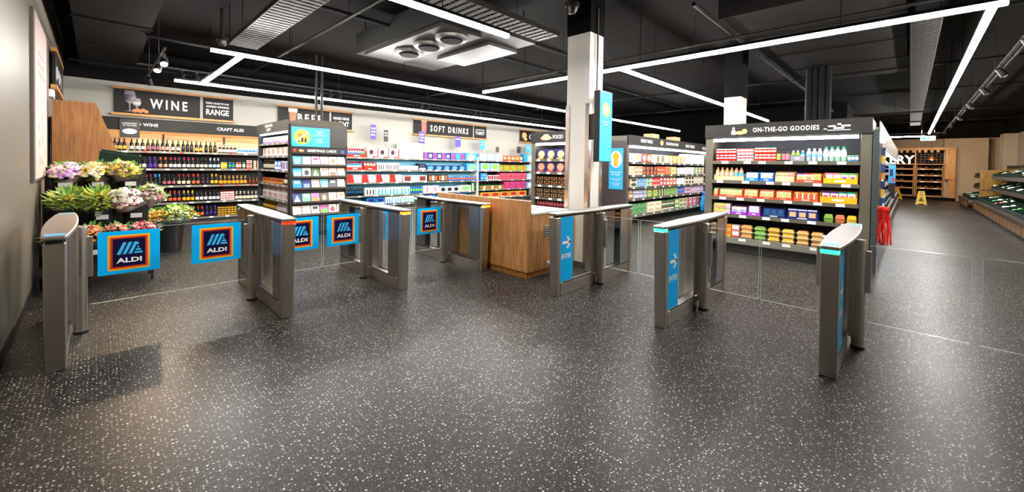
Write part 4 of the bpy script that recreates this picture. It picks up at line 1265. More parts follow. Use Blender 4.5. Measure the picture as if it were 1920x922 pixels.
filled_tray(FG, ZG[1], w2, sg(1.76), sg(1.46), .19, .22, '#dcb888', 'tan cardboard display tray', [(2, 'carton', (.16, .15, '#e0c8a0', '#5a9a50', '#c83a3a', 'dots'), 'tan packet with dotted print'), (1, 'carton', (.16, .15, '#e8b0a0', '#d83a3a', '#4a90d0', 'dots'), 'salmon packet with red print')], lip=.5)
filled_tray(FG, ZG[1], w2, sg(1.45), sg(1.07), .17, .22, '#e0442a', 'red display tray of wraps', [(1, 'carton', (.155, .15, '#f0e2c0', '#e8a860', '#4a3aa0', 'plain'), 'wrap pack with violet top'), (1, 'carton', (.155, .15, '#f0dcc0', '#e89060', '#d83a3a', 'plain'), 'wrap pack with red top'), (1, 'carton', (.155, .15, '#f4dca0', '#e8a850', '#e8a020', 'plain'), 'wrap pack with orange top')], lip=.3)
filled_tray(FG, ZG[1], w2, sg(1.06), sg(.60), .18, .22, '#f2aa10', 'yellow display tray of bright packs', [(2, 'pouch', (.17, .1, '#f4e8d8', '#e8d0d8', '#d87a9a'), 'white pink packet in yellow tray'), (2, 'pouch', (.17, .1, '#f0e4e0', '#8a3ab0', '#58b060'), 'white purple packet in yellow tray')], lip=.5)
w3 = on(2)
for y0, y1, a, b_, nm in ((2.81, 2.72, '#f0e0b0', '#4a8a3a', 'green topped'), (2.71, 2.28, '#f2dca8', '#3a8a30', 'cream'), (2.27, 2.02, '#f4e0b4', '#e8a030', 'amber'), (2.01, 1.76, '#f4d0a8', '#d83a2a', 'coral'), (1.75, 1.49, '#f6d2a0', '#e05a3a', 'apricot')):
    n = max(1, round((y0 - y1) / .13))
    filled_tray(FG, ZG[2], w3, sg(y0), sg(y1), .17, .22, '#e2492c', 'red sandwich tray holding %s packs' % nm, [(n, 'carton', (.155, .16, a, '#e8b070', b_, 'plain'), '%s sandwich pack in red tray' % nm)], lip=.25, inner='#f0a890')
filled_tray(FG, ZG[2], w3, sg(1.48), sg(1.11), .17, .22, '#e0522c', 'orange red tray of flapjacks', [(4, 'carton', (.15, .15, '#e8a040', '#f8f0e0', '#d83a2a', 'rows'), 'flapjack pack with striped print')], lip=.25)
filled_tray(FG, ZG[2], w3, sg(1.10), sg(.60), .20, .22, '#f0a812', 'yellow tray of cheese snacks', [(2, 'pouch', (.185, .1, '#f0e6e6', '#d83a5a', '#5a2a90'), 'cheese snack bag with red print'), (2, 'pouch', (.185, .1, '#e8ecec', '#e86a6a', '#18a890'), 'cheese snack bag with teal top')], lip=.5)
w4 = on(3)
row(FG, ZG[3], w4, [('wedge', 2, sg(2.80), sg(2.60), ('fit', .10, .12, '#e8c8a0', '#d88a4a', '#9ac83a'), 'orange topped sandwich wedge', 2),
                    ('wedge', 1, sg(2.59), sg(2.50), ('fit', .10, .12, '#e0d0e8', '#b090d0', '#a8d040'), 'lilac sandwich wedge', 2)], .04)
filled_tray(FG, ZG[3], w4, sg(2.49), sg(2.20), .17, .22, '#8a2ab8', 'purple tray of pale snack boxes', [(2, 'carton', (.14, .15, '#e4e0d8', '#8a9ac0', '#c8d0a0', 'plain'), 'pale snack box in purple tray')], lip=.3)
filled_tray(FG, ZG[3], w4, sg(2.19), sg(1.98), .18, .22, '#a03ac8', 'violet tray of stacked blue snack packs', [(1, 'carton', (.17, .15, '#d8e0ee', '#5a3a90', '#b8d8f0', 'band'), 'blue striped snack pack in violet tray')], lip=.35)
filled_tray(FG, ZG[3], w4, sg(1.95), sg(1.58), .17, .22, '#1c2c62', 'navy tray of dark snack boxes', [(3, 'carton', (.155, .15, '#22386e', '#3a7a98', '#2a5a88', 'band'), 'dark teal snack box in navy tray')], lip=.3)
filled_tray(FG, ZG[3], w4, sg(1.57), sg(1.10), .19, .22, '#1a2a6c', 'navy tray of windowed biscuit packs', [(3, 'carton', (.175, .15, '#22327e', '#e0b078', '#c8d0e8', 'plain'), 'navy biscuit pack with tan window')], lip=.25)
row(FG, ZG[3], w4, [('tub', 1, sg(1.04), sg(.90), ('fit', .13, .14, '#7aa83a', '#c8d8a0', '#26282a'), 'black sushi tub with green contents'),
                    ('tub', 1, sg(.89), sg(.75), ('fit', .13, .14, '#c8784a', '#e8b0a0', '#26282a'), 'black sushi tub with salmon contents'),
                    ('tub', 1, sg(.74), sg(.60), ('fit', .13, .14, '#d8b02a', '#f0d860', '#26282a'), 'black sushi tub with yellow contents')], .04)
w5 = 'on the on-the-go deck'
row(FG, .29, w5, [
    ('carton', 1, sg(2.80), sg(2.60), ('fit', .13, .2, '#e8701c', '#f4a040', '#f0e0c0', 'band'), 'orange snack pack', 2),
    ('carton', 1, sg(2.58), sg(2.47), ('fit', .12, .2, '#ec8a1c', '#f4a840', '#e86a1c', 'band'), 'amber snack pack', 2),
    ('carton', 1, sg(2.46), sg(2.33), ('fit', .12, .2, '#e8c8c4', '#d02a2a', '#f0e4e0', 'band'), 'red and pink snack pack', 2),
    ('tub', 1, sg(2.31), sg(2.10), ('fit', .085, .16, '#c88a4a', '#e0b080', '#d8d4cc'), 'clear tub of pasta', 3),
    ('tub', 1, sg(2.08), sg(1.88), ('fit', .085, .16, '#6a9a3a', '#d8a080', '#d8d4cc'), 'clear tub of green salad', 3),
    ('tub', 1, sg(1.86), sg(1.66), ('fit', .085, .16, '#d0a030', '#e8c870', '#d8d4cc'), 'clear tub of golden noodles', 3),
    ('tub', 1, sg(1.64), sg(1.44), ('fit', .085, .16, '#d8aa3a', '#9ac060', '#d8d4cc'), 'clear tub of yellow salad with green lid', 3),
    ('tub', 1, sg(1.42), sg(1.23), ('fit', .085, .16, '#d0a050', '#d86a50', '#d8d4cc'), 'clear tub of pasta with red lid', 3),
    ('tub', 1, sg(1.21), sg(1.02), ('fit', .085, .16, '#c89a50', '#e0806a', '#d8d4cc'), 'clear tub of couscous with coral lid', 3),
    ('tub', 2, sg(1.0), sg(.62), ('fit', .085, .16, '#e0c8a0', '#e89050', '#d8d4cc'), 'clear tub of chicken with orange lid', 3)], .04)

# ------------------------------------------------------------------ ready meal chiller
FR = Face(10.42, 5.60, 'Y')
g, hb = chiller('ready_meal_chiller', 'long open chiller of ready meals behind the entry gates', (10.42, 5.60, 0), 0, 6.0, .9, 2.50, (1.77, 1.40, 1.055, .72), .26, None, .55, header_h=.25, tagw=.11)
letters('lettering', 'READY MEALS', (.95, -.03, 2.345), UX, .10, WHITE, hb, width=.75)
MB().ball((1.95, -.034, 2.39), (.12, .004, .085), 10, 5).build('printed_dish', M('#d8985a', .5), hb)
letters('lettering', 'FOOD FROM HOME', (2.75, -.03, 2.345), UX, .09, WHITE, hb, width=.95)
letters('lettering', 'READY MEALS', (4.25, -.03, 2.335), UX, .10, WHITE, hb, width=.8)
letters('lettering', 'PIZZA', (5.62, -.03, 2.315), UX, .10, WHITE, hb, width=.4)
for x, nm in ((12.62, 'plain cardboard box on top of the ready meal chiller, first one'), (14.35, 'plain cardboard box on top of the ready meal chiller, second one')):
    b_ = thing('cardboard_box', nm, 'box', (x, 6.0, 2.50))
    B(0, .5, 0, .3, 0, .22).build('box_carton', M('#c9ab84', .7), b_); B(0, .5, .13, .17, .2202, .222).build('box_tape', M('#a88a60', .4), b_)
ep = thing('age_panel', 'dark chiller end panel carrying a tall blue identity check sign', 'panel', (10.24, 6.44, 0), QT)
B(0, .84, .0, .035, .0, 2.36).build('panel_board', M('#473c40', .5, 0, .06, 4), ep)
bs = B(.30, .74, -.012, -.0005, 1.0, 2.15).build('blue_poster', M('#2db4ea', .45, 0, .02), ep)
MB().add([(.52 + .185 * math.cos(t * .2618), -.014, 1.84 + .24 * math.sin(t * .2618)) for t in range(24)], [tuple(range(24))]).build('round_badge', M('#f0ead8', .5), bs)
MB().ball((.52, -.016, 1.92), (.10, .004, .12), 10, 6).box(.46, .58, -.0175, -.0145, 1.64, 1.82).build('printed_figure', M('#e8b428', .5), bs)
for k, (t, z, hh) in enumerate((('Please have', 1.46, .05), ('ID ready', 1.39, .05), ('anyone buying alcohol', 1.28, .026), ('may be asked', 1.24, .026), ('to prove their age', 1.16, .026), ('at the checkout', 1.12, .026), ('thank you', 1.08, .026))):
    letters('lettering', t, (.52, -.012, z), UX, hh, WHITE, bs, width=min(.38, hh * .62 * len(t)), bold=.01)
sx = lambda x: x - 10.42
def meals(z, where, spec, h, stack):
    for (x0, x1, a, b_, c_, st, nm, n) in spec:
        row(FR, z, where, [('carton', n, sx(x0), sx(x1), ('fit', h, .22, a, b_, c_, st), nm, stack)], .05)
wn = lambda i: 'on the %s ready meal shelf' % ORD[i]
meals(1.77, wn(0), [(10.45, 10.85, '#e4e2ea', '#9ab0d0', '#c8b0c8', 'rows', 'white meal box with blue print', 1), (10.88, 11.25, '#e8e4ee', '#6a2a90', '#e8a030', 'corner', 'white meal box with purple edge', 1), (11.26, 11.88, '#e0583a', '#e8dcd4', '#d83a2a', 'disc', 'red meal box with pale disc', 2), (11.9, 12.12, '#ece6e4', '#d8b0a8', '#e8e0e0', 'plain', 'white meal box with blush window', 1),
    (12.14, 12.86, '#cfc0b4', '#3a4a6a', '#d8a070', 'rows', 'buff meal box with dark print', 2), (12.88, 13.1, '#eeeae8', '#d0c8c8', '#b8c8d0', 'plain', 'white meal box with grey window', 1), (13.12, 13.72, '#eea020', '#f0d8c8', '#e8c8d0', 'disc', 'amber meal box with pale disc', 2), (13.75, 14.43, '#f0c898', '#e0d0d0', '#e89a30', 'rows', 'peach meal box with striped print', 2)], .25, 1)
meals(1.77, wn(0), [(14.45, 16.3, '#eceaf0', '#c8c8d8', '#e0d8e0', 'rows', 'white meal carton near the row end', 5)], .34, 1)
meals(1.40, wn(1), [(10.48, 10.8, '#d8c8a8', '#5a9a6a', '#d87a4a', 'dots', 'tan meal pack with dotted print', 1), (10.8, 11.3, '#e0b498', '#e8d0b8', '#c87a5a', 'band', 'peach meal pack', 2), (11.3, 12.26, '#4a2a5a', '#d89a30', '#8a3a20', 'rows', 'purple curry pack with gold print', 4), (12.28, 12.85, '#e8604a', '#f0b080', '#d03a2a', 'band', 'coral curry pack', 2), (12.87, 13.29, '#e0452c', '#e8905a', '#f0c8a0', 'plain', 'scarlet curry pack', 2), (13.3, 13.75, '#e88a5a', '#9ad080', '#c8e0a8', 'split', 'orange and green curry pack', 2),
    (14.5, 15.3, '#d8d4d8', '#3a3a58', '#e8e4e4', 'dots', 'grey pack with dark dots', 3), (15.32, 16.3, '#dcd8d0', '#6a9a60', '#d8806a', 'split', 'white pack with green and coral print', 3)], .125, 2)
meals(1.055, wn(2), [(10.55, 11.01, '#c8b8a0', '#3a4a38', '#e0e4d8', 'disc', 'buff tray meal', 1), (11.02, 11.5, '#3a9ae8', '#e8e8f0', '#e8a030', 'dots', 'bright blue meal pack', 2), (11.5, 11.96, '#3aa890', '#c8e0d0', '#e0b080', 'band', 'teal meal pack', 2), (11.97, 12.48, '#e0605a', '#e8a890', '#d02a30', 'band', 'rose red meal pack', 2), (12.48, 12.96, '#d83a3a', '#e8e4dc', '#3a3a38', 'disc', 'red meal pack with white disc', 2), (12.96, 13.73, '#e04a44', '#e0e8d0', '#f0a890', 'plain', 'red meal pack with pale window', 3),
    (14.53, 15.34, '#d8ccb4', '#3a3430', '#e8e4d8', 'disc', 'ivory tray meal', 3), (15.36, 16.3, '#e0dccc', '#d8502a', '#3a3a3a', 'dots', 'cream tray meal with red dots', 3)], .13, 2)
meals(.72, wn(3), [(10.5, 10.75, '#c8a070', '#8a5a3a', '#e8d8c0', 'band', 'brown ready meal', 1), (10.76, 11.59, '#5a6aa8', '#b8c0d8', '#e0d8d0', 'rows', 'slate blue ready meal', 4), (11.6, 12.38, '#1a8a48', '#e0b060', '#e8dcb0', 'plain', 'green sleeve ready meal with yellow window', 2), (12.39, 12.98, '#4aa050', '#e8dcd0', '#7a2a2a', 'rows', 'leaf green ready meal', 3), (12.98, 13.85, '#6aa858', '#e0d0b8', '#a83a2a', 'dots', 'pale green ready meal', 4), (13.87, 14.45, '#1f90e8', '#c84a2a', '#3a50b0', 'band', 'azure ready meal', 2), (14.46, 15.03, '#4a2f80', '#e08a40', '#e0d8e8', 'rows', 'violet ready meal', 3), (15.05, 16.3, '#c8ccd8', '#e88aa0', '#3a90d8', 'split', 'pale ready meal with pink print', 4)], .125, 2)
meals(.26, 'on the deck of the ready meal chiller', [(10.7, 11.61, '#2a9a68', '#c85a3a', '#e8b080', 'dots', 'green boxed meal with red print', 3), (11.65, 12.64, '#e4dcc4', '#c8b890', '#f0ece0', 'plain', 'cream paper meal bag', 2), (12.66, 13.62, '#1a7a40', '#e0dccc', '#9a3a50', 'band', 'dark green boxed meal', 3), (13.64, 14.03, '#2a8a3c', '#e8dcb0', '#d8c8a0', 'plain', 'tall green boxed meal', 1), (14.05, 14.74, '#c8c4a0', '#7a7a6a', '#e8e4cc', 'disc', 'olive boxed meal', 2), (14.76, 16.3, '#d4c8b8', '#c83a4a', '#3a70b0', 'split', 'beige boxed meal with red and blue', 4)], .15, 2)
for x, nn in ((13.82, 'blank white card on the second ready meal shelf, beside the orange packs'), (14.18, 'blank white card on the second ready meal shelf, beside the grey packs')):
    o = B(0, .34, 0, .02, 0, .22).build('blank_card', M('#dedbe0', .5, 0, .02), loc=(x, 5.66, 1.405))
    tag(o, nn, 'card', 'blank cards in the ready meal chiller')
o = B(0, .66, 0, .02, 0, .22).build('blank_card', M('#dedbe0', .5, 0, .02), loc=(13.8, 5.66, 1.06))
tag(o, 'wide blank white card on the third ready meal shelf', 'card')

def bag_bundle(name, label, loc, w, h, n, col, lean):
    r = thing(name, label, 'bags', loc, lean)
    rr = random.Random(5)
    hk = MB().tube([(0, .10, h + .02), (0, .0, h + .06), (0, -.06, h + .02)], .008, 6).build('bag_hook', CHROME, r)
    for i in range(n):
        x = (i / (n - 1) - .5) * w
        d = .03 * (i % 3) + .02
        mb = MB()
        k = 7
        ww = w / n * .9
        ox = rr.uniform(-.02, .02)
        for sgn in (-1, 1):
            for j in range(k):
                t = j / (k - 1)
                z = h - t * h * rr.uniform(.93, 1.0)
                bx = x * (.45 + .55 * min(1, t * 1.6)) + ox * t + .006 * math.sin(9 * t + i)
                half = ww * (.38 + .42 * math.sin(math.pi * min(1, t * .7 + .1)))
                mb.v.append((bx - half, -d - .012 * math.sin(7 * t + i * 2) + sgn * .008, z))
                mb.v.append((bx + half, -d + .012 * math.sin(6 * t + i) + sgn * .008, z))
        for s in range(2):
            for j in range(k - 1):
                a = s * 2 * k + 2 * j
                q = (a, a + 1, a + 3, a + 2)
                mb.f.append(q if s else q[::-1]); mb.m.append(0)
        for j in range(k - 1):
            mb.f.append((2 * j, 2 * j + 2, 2 * k + 2 * j + 2, 2 * k + 2 * j)); mb.m.append(0)
            mb.f.append((2 * j + 1, 2 * k + 2 * j + 1, 2 * k + 2 * j + 3, 2 * j + 3)); mb.m.append(0)
        mb.build('bag_fold', M(col, .5, 0, .12, 20), r, smooth=True)
    mb = MB()
    for i in range(5):
        mb.ball(((i - 2) * w * .13, -.05, h - .03), (w * .13, .05, .05), 8, 5)
    mb.build('gathered_handles', M(col, .5, 0, .12, 20), r, smooth=True)
    return r
bag_bundle('carrier_bags', 'bundle of bright blue carrier bags hung on the ready meal chiller', (15.95, 5.52, .02), .55, .72, 7, '#1aa2f0', 0)
# ------------------------------------------------------------------ frozen food upright behind the counter
g, hb = chiller('frozen_food_upright', 'tall freezer of pizza and frozen food boxes behind the oak counter', (8.50, 7.44, 0), QT, 1.05, .9, 2.52, (1.80, 1.46, 1.11, .77), .50, None, .45, header_h=.26)
letters('lettering', 'FOOD', (.82, -.03, 2.345), UX, .10, WHITE, hb, width=.34)
MB().ball((.42, -.034, 2.37), (.20, .004, .06), 10, 5).ball((.42, -.034, 2.42), (.12, .005, .055), 8, 5).build('printed_dish', M('#d8a27a', .5), hb)
FF = Face(8.50, 7.44, 'X')
wz = lambda i: 'on the %s freezer shelf' % ORD[i]
row(FF, 1.80, wz(0), [('carton', 3, .03, 1.02, ('fit', .27, .25, '#23285e', '#e8b47a', '#e8b030', 'disc'), 'navy pizza box with cheese pizza print')], .05)
row(FF, 1.46, wz(1), [('carton', 3, .03, 1.02, ('fit', .27, .25, '#2a2450', '#e08a68', '#c83a4a', 'disc'), 'navy pizza box with tomato pizza print')], .05)
row(FF, 1.11, wz(2), [('carton', 4, .03, 1.02, ('fit', .115, .25, '#1d1712', '#d88a3a', '#8a4a24', 'dots'), 'black frozen box with orange print', 2)], .05)
row(FF, .77, wz(3), [('carton', 4, .03, 1.02, ('fit', .125, .25, '#1f1a16', '#c8a070', '#a87a4a', 'dots'), 'black frozen box with tan print', 2)], .05)
row(FF, .50, 'on the deck of the freezer', [('pet', 10, .03, 1.02, (.22, 'fit', '#5a2a30', '#a84a50', '#f4f0f0'), 'red bottle with white cap')], .05)

# ------------------------------------------------------------------ produce chiller along the aisle
CR = M('#0b2c21', .5, 0, .08, 10, .25)
def crate_mesh(w, d, h, t=.012):
    mb = MB().box(-w / 2, w / 2, 0, d, 0, t)
    for x0, x1, y0, y1 in ((-w / 2, w / 2, 0, t), (-w / 2, w / 2, d - t, d), (-w / 2, -w / 2 + t, t, d - t), (w / 2 - t, w / 2, t, d - t)):
        mb.box(x0, x1, y0, y1, t, h)
    mb.box(-w / 2 - .008, w / 2 + .008, -.008, .0, h - .02, h)
    return mb.mesh('produce_crate', CR)
CRATE = {}
def crate(face, s, d, z, w, dep, h, tilt, label, group):
    k = (w, dep, h)
    if k not in CRATE:
        CRATE[k] = crate_mesh(w, dep, h)
    o = bpy.data.objects.new('produce_crate', CRATE[k]); COL.objects.link(o)
    o.location = face.pt(s, d, z)
    o.rotation_mode = 'ZYX'
    o.rotation_euler = (tilt, 0, face.rz)
    o.rotation_mode = 'XYZ'
    o.rotation_euler = (Matrix.Rotation(face.rz, 4, 'Z') @ Matrix.Rotation(tilt, 4, 'X')).to_euler()
    return tag(o, label, 'crate', group)
def heap(name, label, cat, face, s, d, z, w, dep, cols, n, r, tilt, rr, group=None):
    """loose produce resting in a crate: root Empty, each piece a part"""
    root = thing(name, label, cat, face.pt(s, d, z), 0, group)
    root.rotation_euler = (Matrix.Rotation(face.rz, 4, 'Z') @ Matrix.Rotation(tilt, 4, 'X')).to_euler()
    for i in range(n):
        c = cols[i % len(cols)]
        MB().ball((rr.uniform(-w / 2, w / 2), rr.uniform(.04, dep), r * .7 + rr.uniform(0, r * .5)), (r * rr.uniform(.8, 1.6), r, r * .7), 7, 5).build('produce_pack', M(c, .35, 0, .15, 30), root, smooth=True)
    return root
FP = Face(9.72, .42, 'Y')
a = thing('produce_chiller', 'long open produce chiller along the aisle beside the on-the-go chiller', 'chiller', (9.72, .42, 0))
B(0, 18.0, .75, .83, 0, 2.40).build('back_wall', CHI, a)
B(-.12, -.001, .0, .83, 0, 2.40).build('end_panel', CHF, a, bevel=.006)
B(0, 18, .09, .749, 0, .16).build('kick_plate', BLACK, a)
B(0, 18, 0, .749, .16, .62).build('deck_tank', CHARCOAL, a)
B(0, 18, -.035, -.0005, .18, .30).build('lower_bumper', RAIL, a)
B(0, 18, -.02, -.0005, .56, .635).build('deck_rail', M('#9a968c', .35, .5), a)
B(0, 18, .12, .749, 2.36, 2.40).build('canopy_roof', CHF, a)
B(0, 18, .05, .1195, 2.16, 2.42).build('canopy_front', CHF, a)
B(.05, 17.9, .07, .12, 2.11, 2.155).build('canopy_light', CHL, a)
hb = MB().prism([(.02, 2.18), (.04, 2.18), (.04, 2.62), (.02, 2.62)], 'x', 1.2, 17.9).build('fascia_board', M('#857f76', .5, 0, .05), a)
for i, z in enumerate((1.90, 1.55, 1.20, .90)):
    MB().prism([(.22 - .04 * i, z - .06), (.22 - .04 * i, z - .02), (.74, z + .06), (.74, z + .02)], 'x', .0, 18).build('sloping_shelf', CHARCOAL, a)
    B(0, 18, .205 - .04 * i, .2195 - .04 * i, z - .075, z - .005).build('price_rail', M('#9a968c', .35, .5), a)
rr = random.Random(3)
PRC = [('#e6e6e2', 'white packed'), ('#7ab04a', 'green leafy'), ('#cfd8c8', 'pale packed'), ('#c8503a', 'red'), ('#d8a84a', 'golden'), ('#4a8a3a', 'dark green'), ('#e8b8b0', 'pink packed')]
for i in range(12):
    s = .35 + i * .62
    nm = ('first', 'second', 'third', 'fourth', 'fifth', 'sixth', 'seventh', 'eighth', 'ninth', 'tenth', 'eleventh', 'twelfth')[i]
    for lv, (z, d, dep, h) in enumerate(((1.57, .20, .5, .09), (1.22, .16, .5, .09), (.64, .02, .5, .20))):
        lvn = ('upper shelf', 'middle shelf', 'front deck')[lv]
        crate(FP, s, d, z, .58, dep, h, .16, '%s dark green crate along the %s of the produce chiller' % (nm, lvn), 'crates in the aisle chiller')
        c, cn = PRC[(i * 2 + lv * 3) % 7]
        heap('packed_produce', '%s produce in the %s crate on the %s, aisle chiller' % (cn, nm, lvn), 'produce', FP, s, d + .02, z + h * .5, .42, .4, (c, '#e4e6e0'), 6, .06, .16, rr)
ad = thing('aisle_poster', 'bright blue divider panel standing in the produce chiller', 'divider', (20.0, .37, .64))
B(0, .03, 0, .19, 0, .55).build('divider_foot', BLACK, ad)
B(0, .03, 0, .19, .551, 1.21).build('divider_board', M('#3aa0dc', .5), ad)
B(-.003, -.0005, .07, .15, .80, 1.05).build('printed_figure', M('#24304a', .5), ad)
B(-.003, -.0005, .02, .09, .60, .74).build('printed_patch', M('#c8402c', .5), ad)
# slim pillar at the corner, between the two chillers
cm = thing('corner_merchandiser', 'narrow grey pillar with clipped goods between the two chillers', 'display pillar', (8.62, .355, 0))
B(.0, .95, .0, .075, 0, 2.28).build('pillar_body', M('#4c5658', .25, .45, .06, 4), cm, bevel=.006)
B(.30, .75, -.04, -.0005, 2.10, 2.27).build('pillar_light', EM('#f4f6ff', 3.0, 'pillar_light'), cm)
for k in range(9):
    B(.88, .95, -.045, -.0005, .75 + k * .145, .87 + k * .145).build('clip_pack', M(('#28365e', '#d8923a', '#2a4a8a', '#e0b848')[k % 4], .4), cm)
bag_bundle('carrier_bags', 'bundle of scarlet carrier bags hung at the corner of the chillers', (8.86, .30, .44), .22, .60, 13, '#e01e1e', QT)

# ------------------------------------------------------------------ produce shelving on the far side of the aisle
class FaceN(Face):
    """front plane of a unit that looks towards +Y; s runs along +X"""
    def __init__(self, x, y):
        self.x, self.y, self.rz = x, y, math.pi
    def pt(self, s, d, z):
        return (self.x + s, self.y - d, z)
OAKD = wood('dark_oak', '#5a3d1a', '#7d5827', 'z')
CAPM = M('#3e3a35', .4, .2)
def produce_wall(label, x0, x1, y, endpanel, sect):
    L_ = x1 - x0
    p = thing('produce_shelving', label, 'shelving', (x0, y, 0))
    B(0, L_, -1.55, -.06, 0, .10).build('plinth', BLACK, p)
    fr = B(0, L_, -.045, -.02, .10, .42).build('front_frame', BLACK, p)
    n = int(L_ / .62)
    w = L_ / n
    for i in range(n):
        B(i * w + .035, (i + 1) * w - .035, -.0195, .0, .13, .41).build('oak_panel', OAKD, p)
    B(0, L_, -.12, .03, .4205, .47).build('bumper_rail', CAPM, p)
    B(0, L_, -1.55, -1.50, .1, 1.95).build('back_board', BLACK, p)
    MB().prism([(-.12, .45), (-.95, .66), (-.95, .62), (-.12, .41)], 'x', 0, L_).build('lower_bed', BLACK, p)
    for z, f in ((.97, -.50), (1.46, -.52)):
        MB().prism([(f, z), (f - .62, z + .24), (f - .62, z + .20), (f, z - .04)], 'x', 0, L_).build('sloping_shelf', BLACK, p)
        B(0, L_, f + .0005, f + .03, z - .10, z + .01).build('price_rail', CAPM, p)
    if endpanel:
        MB().prism([(-1.6, .0), (-.35, .0), (-.35, 1.70), (-1.6, 1.82)], 'x', -.06, -.001).build('end_panel', wood('oak_side', '#8a6424', '#b08838', 'z'), p)
        B(-.063, -.0605, -1.6, -.35, .86, .89).build('dark_band', BLACK, p)
    face = FaceN(x0, y)
    for i in range(n):
        for lv, (d, z, dep, h, tilt, lvn) in enumerate(((.14, .475, .70, .10, .24, 'low front bed'), (.52, .975, .58, .10, .36, 'middle shelf'), (.54, 1.465, .58, .10, .36, 'upper shelf'))):
            s = (i + .5) * w
            lab = 'green crate %s on the %s of %s' % (('one', 'two', 'three', 'four', 'five', 'six', 'seven', 'eight', 'nine', 'ten', 'eleven', 'twelve', 'thirteen', 'fourteen', 'fifteen', 'sixteen', 'seventeen', 'eighteen')[i], lvn, sect)
            crate(face, s, d, z, round(w - .03, 3), dep, h, tilt, lab, 'green crates on the produce shelves')
            if (i * 3 + lv * 2) % 5 < 2:
                c, cn = PRC[(i + lv * 2) % 7]
                heap('loose_produce', '%s produce in crate %s, %s of %s' % (cn, ('one', 'two', 'three', 'four', 'five', 'six', 'seven', 'eight', 'nine', 'ten', 'eleven', 'twelve', 'thirteen', 'fourteen', 'fifteen', 'sixteen', 'seventeen', 'eighteen')[i], lvn, sect), 'produce', face, s, d + .02, z + .02, w * .7, dep * .8, (c, '#e8e4dc') if lv else ('#e8e0d8', c), 6, .06, tilt, rr)
    return p
produce_wall('long tiered produce shelving with oak front panels down the aisle', 14.6, 25.7, -1.90, False, 'long produce shelving')
produce_wall('shorter tiered produce shelving beyond the oak end panel', 26.0, 30.0, -1.75, True, 'short produce shelving')
for x, w_, z, nm in ((23.3, .30, 2.0, 'small framed black notice above the produce shelves'), (25.3, .26, 1.98, 'small dark notice on the far wall above produce'), (26.6, .34, 2.0, 'black chalk notice above the produce end panel')):
    nt_ = thing('wall_notice', nm, 'notice', (x, -3.14 if x < 23.4 else YR, z))
    B(0, w_, .001, .02, 0, .42).build('notice_board', BLACK, nt_)
    for k in range(3):
        B(.05, w_ - .05, .0205, .022, .08 + k * .11, .13 + k * .11).build('printed_line', M('#c8c4b8', .5), nt_)

# ------------------------------------------------------------------ bakery at the end of the aisle
BX = 33.4
bk = thing('bakery_unit', 'oak bakery display with white lettering at the end of the aisle', 'bakery display', (BX, .95, 0), QT)
OAKB = wood('bakery_oak', '#9a6f38', '#c49558', 'x')
W_ = 2.35
B(-2.0, W_, .5, .56, 0, 2.95).build('back_board', DARKM, bk)
B(-2.0, W_ + .42, .0, .55, 0, .16).build('plinth', DARKM, bk)
B(-2.0, W_ + .42, -.05, .5, 2.86, 3.0).build('top_beam', OAKB, bk)
B(W_, W_ + .40, -.06, .5, 1.2, 2.859).build('side_post', wood('bakery_oak_v', '#9a6f38', '#c49558', 'z'), bk)
B(W_ + .12, W_ + .40, -.0, .5, .16, 1.199).build('lower_post', wood('bakery_oak_v', '#9a6f38', '#c49558', 'z'), bk)
for k in range(17):
    B(-2.0 + k * .25, -1.88 + k * .25, -.03, .02, 2.72, 2.859).build('hanging_slat', OAKB, bk)
for x in (-.62, 1.13):
    B(x, x + .05, .0, .5, .16, 2.859).build('divider_post', OAKB, bk)
B(-2.0, W_, .1, .5, 2.02, 2.07).build('letter_shelf', OAKB, bk)
for k in range(7):
    B(1.22 + k * .16, 1.225 + k * .16, .49, .4995, 2.1, 2.7).build('grid_wire', M('#8a8a90', .4, .4), bk)
for k in range(4):
    B(1.2, W_ - .02, .485, .4895, 2.18 + k * .15, 2.185 + k * .15).build('grid_wire', M('#8a8a90', .4, .4), bk)
letters('bakery_letters', 'BAKERY', (-.005, .12, 2.075), UX, .50, EM('#fff4e4', .6, 'letters'), bk, width=2.25, bold=.03, depth=.06)
for bay, (x0, x1) in enumerate(((-2.0, -.66), (-.55, 1.10), (1.21, W_ - .08))):
    for k, z in enumerate((.18, .62, 1.0, 1.36, 1.72)):
        f = MB().prism([(.02, z), (.05, z), (.05, z + .075), (.02, z + .075)], 'x', x0, x1).build('shelf_front', OAKB, bk)
        MB().prism([(.05, z), (.48, z + .08), (.48, z + .06), (.05, z - .02)], 'x', x0, x1).build('bread_shelf', DARKM, bk)
        if k:
            for q in range(2):
                price_tag(bk, x0 + .25 + q * .55, .019, z + .04, .16, .06)
    for x in (x0, x1 - .03):
        MB().prism([(.02, .18), (.06, .18), (.06, 1.95), (.02, 1.95)], 'x', x, x + .03).build('tray_side', OAKB, bk)
rb = random.Random(9)
LOAF = {}
for bay, (x0, x1) in enumerate(((-.3, 1.0), (1.22, W_ - .12))):
    for k, z in enumerate((.64, 1.02, 1.38, 1.74)):
        for q in range(4):
            o = MB().ball((0, 0, .05), (.11, .10, .055), 8, 5).build('bread_loaf', M(('#5a3a22', '#7a4e2a', '#3e2a1c')[(k + q) % 3], .6), loc=(BX + .22, .95 - (x0 + .14 + q * .25), z + .05), smooth=True)
            tag(o, '%s dark loaf on the %s shelf of the %s bakery bay' % (NTH[q], ('lowest', 'lower', 'middle', 'upper')[k], ('lettered', 'lamp lit')[bay]), 'loaf', 'loaves in the bakery display')
pl = thing('pendant_lamp', 'copper pendant lamp hung before the bakery shelves', 'lamp', (BX - .5, -.85, 2.28))
MB().lathe(0, 0, [(.26, 0), (.25, .02), (.10, .16), (.07, .24), (.03, .27)], 20).build('lamp_shade', steel('copper', (.75, .34, .18), .3), pl, smooth=True)
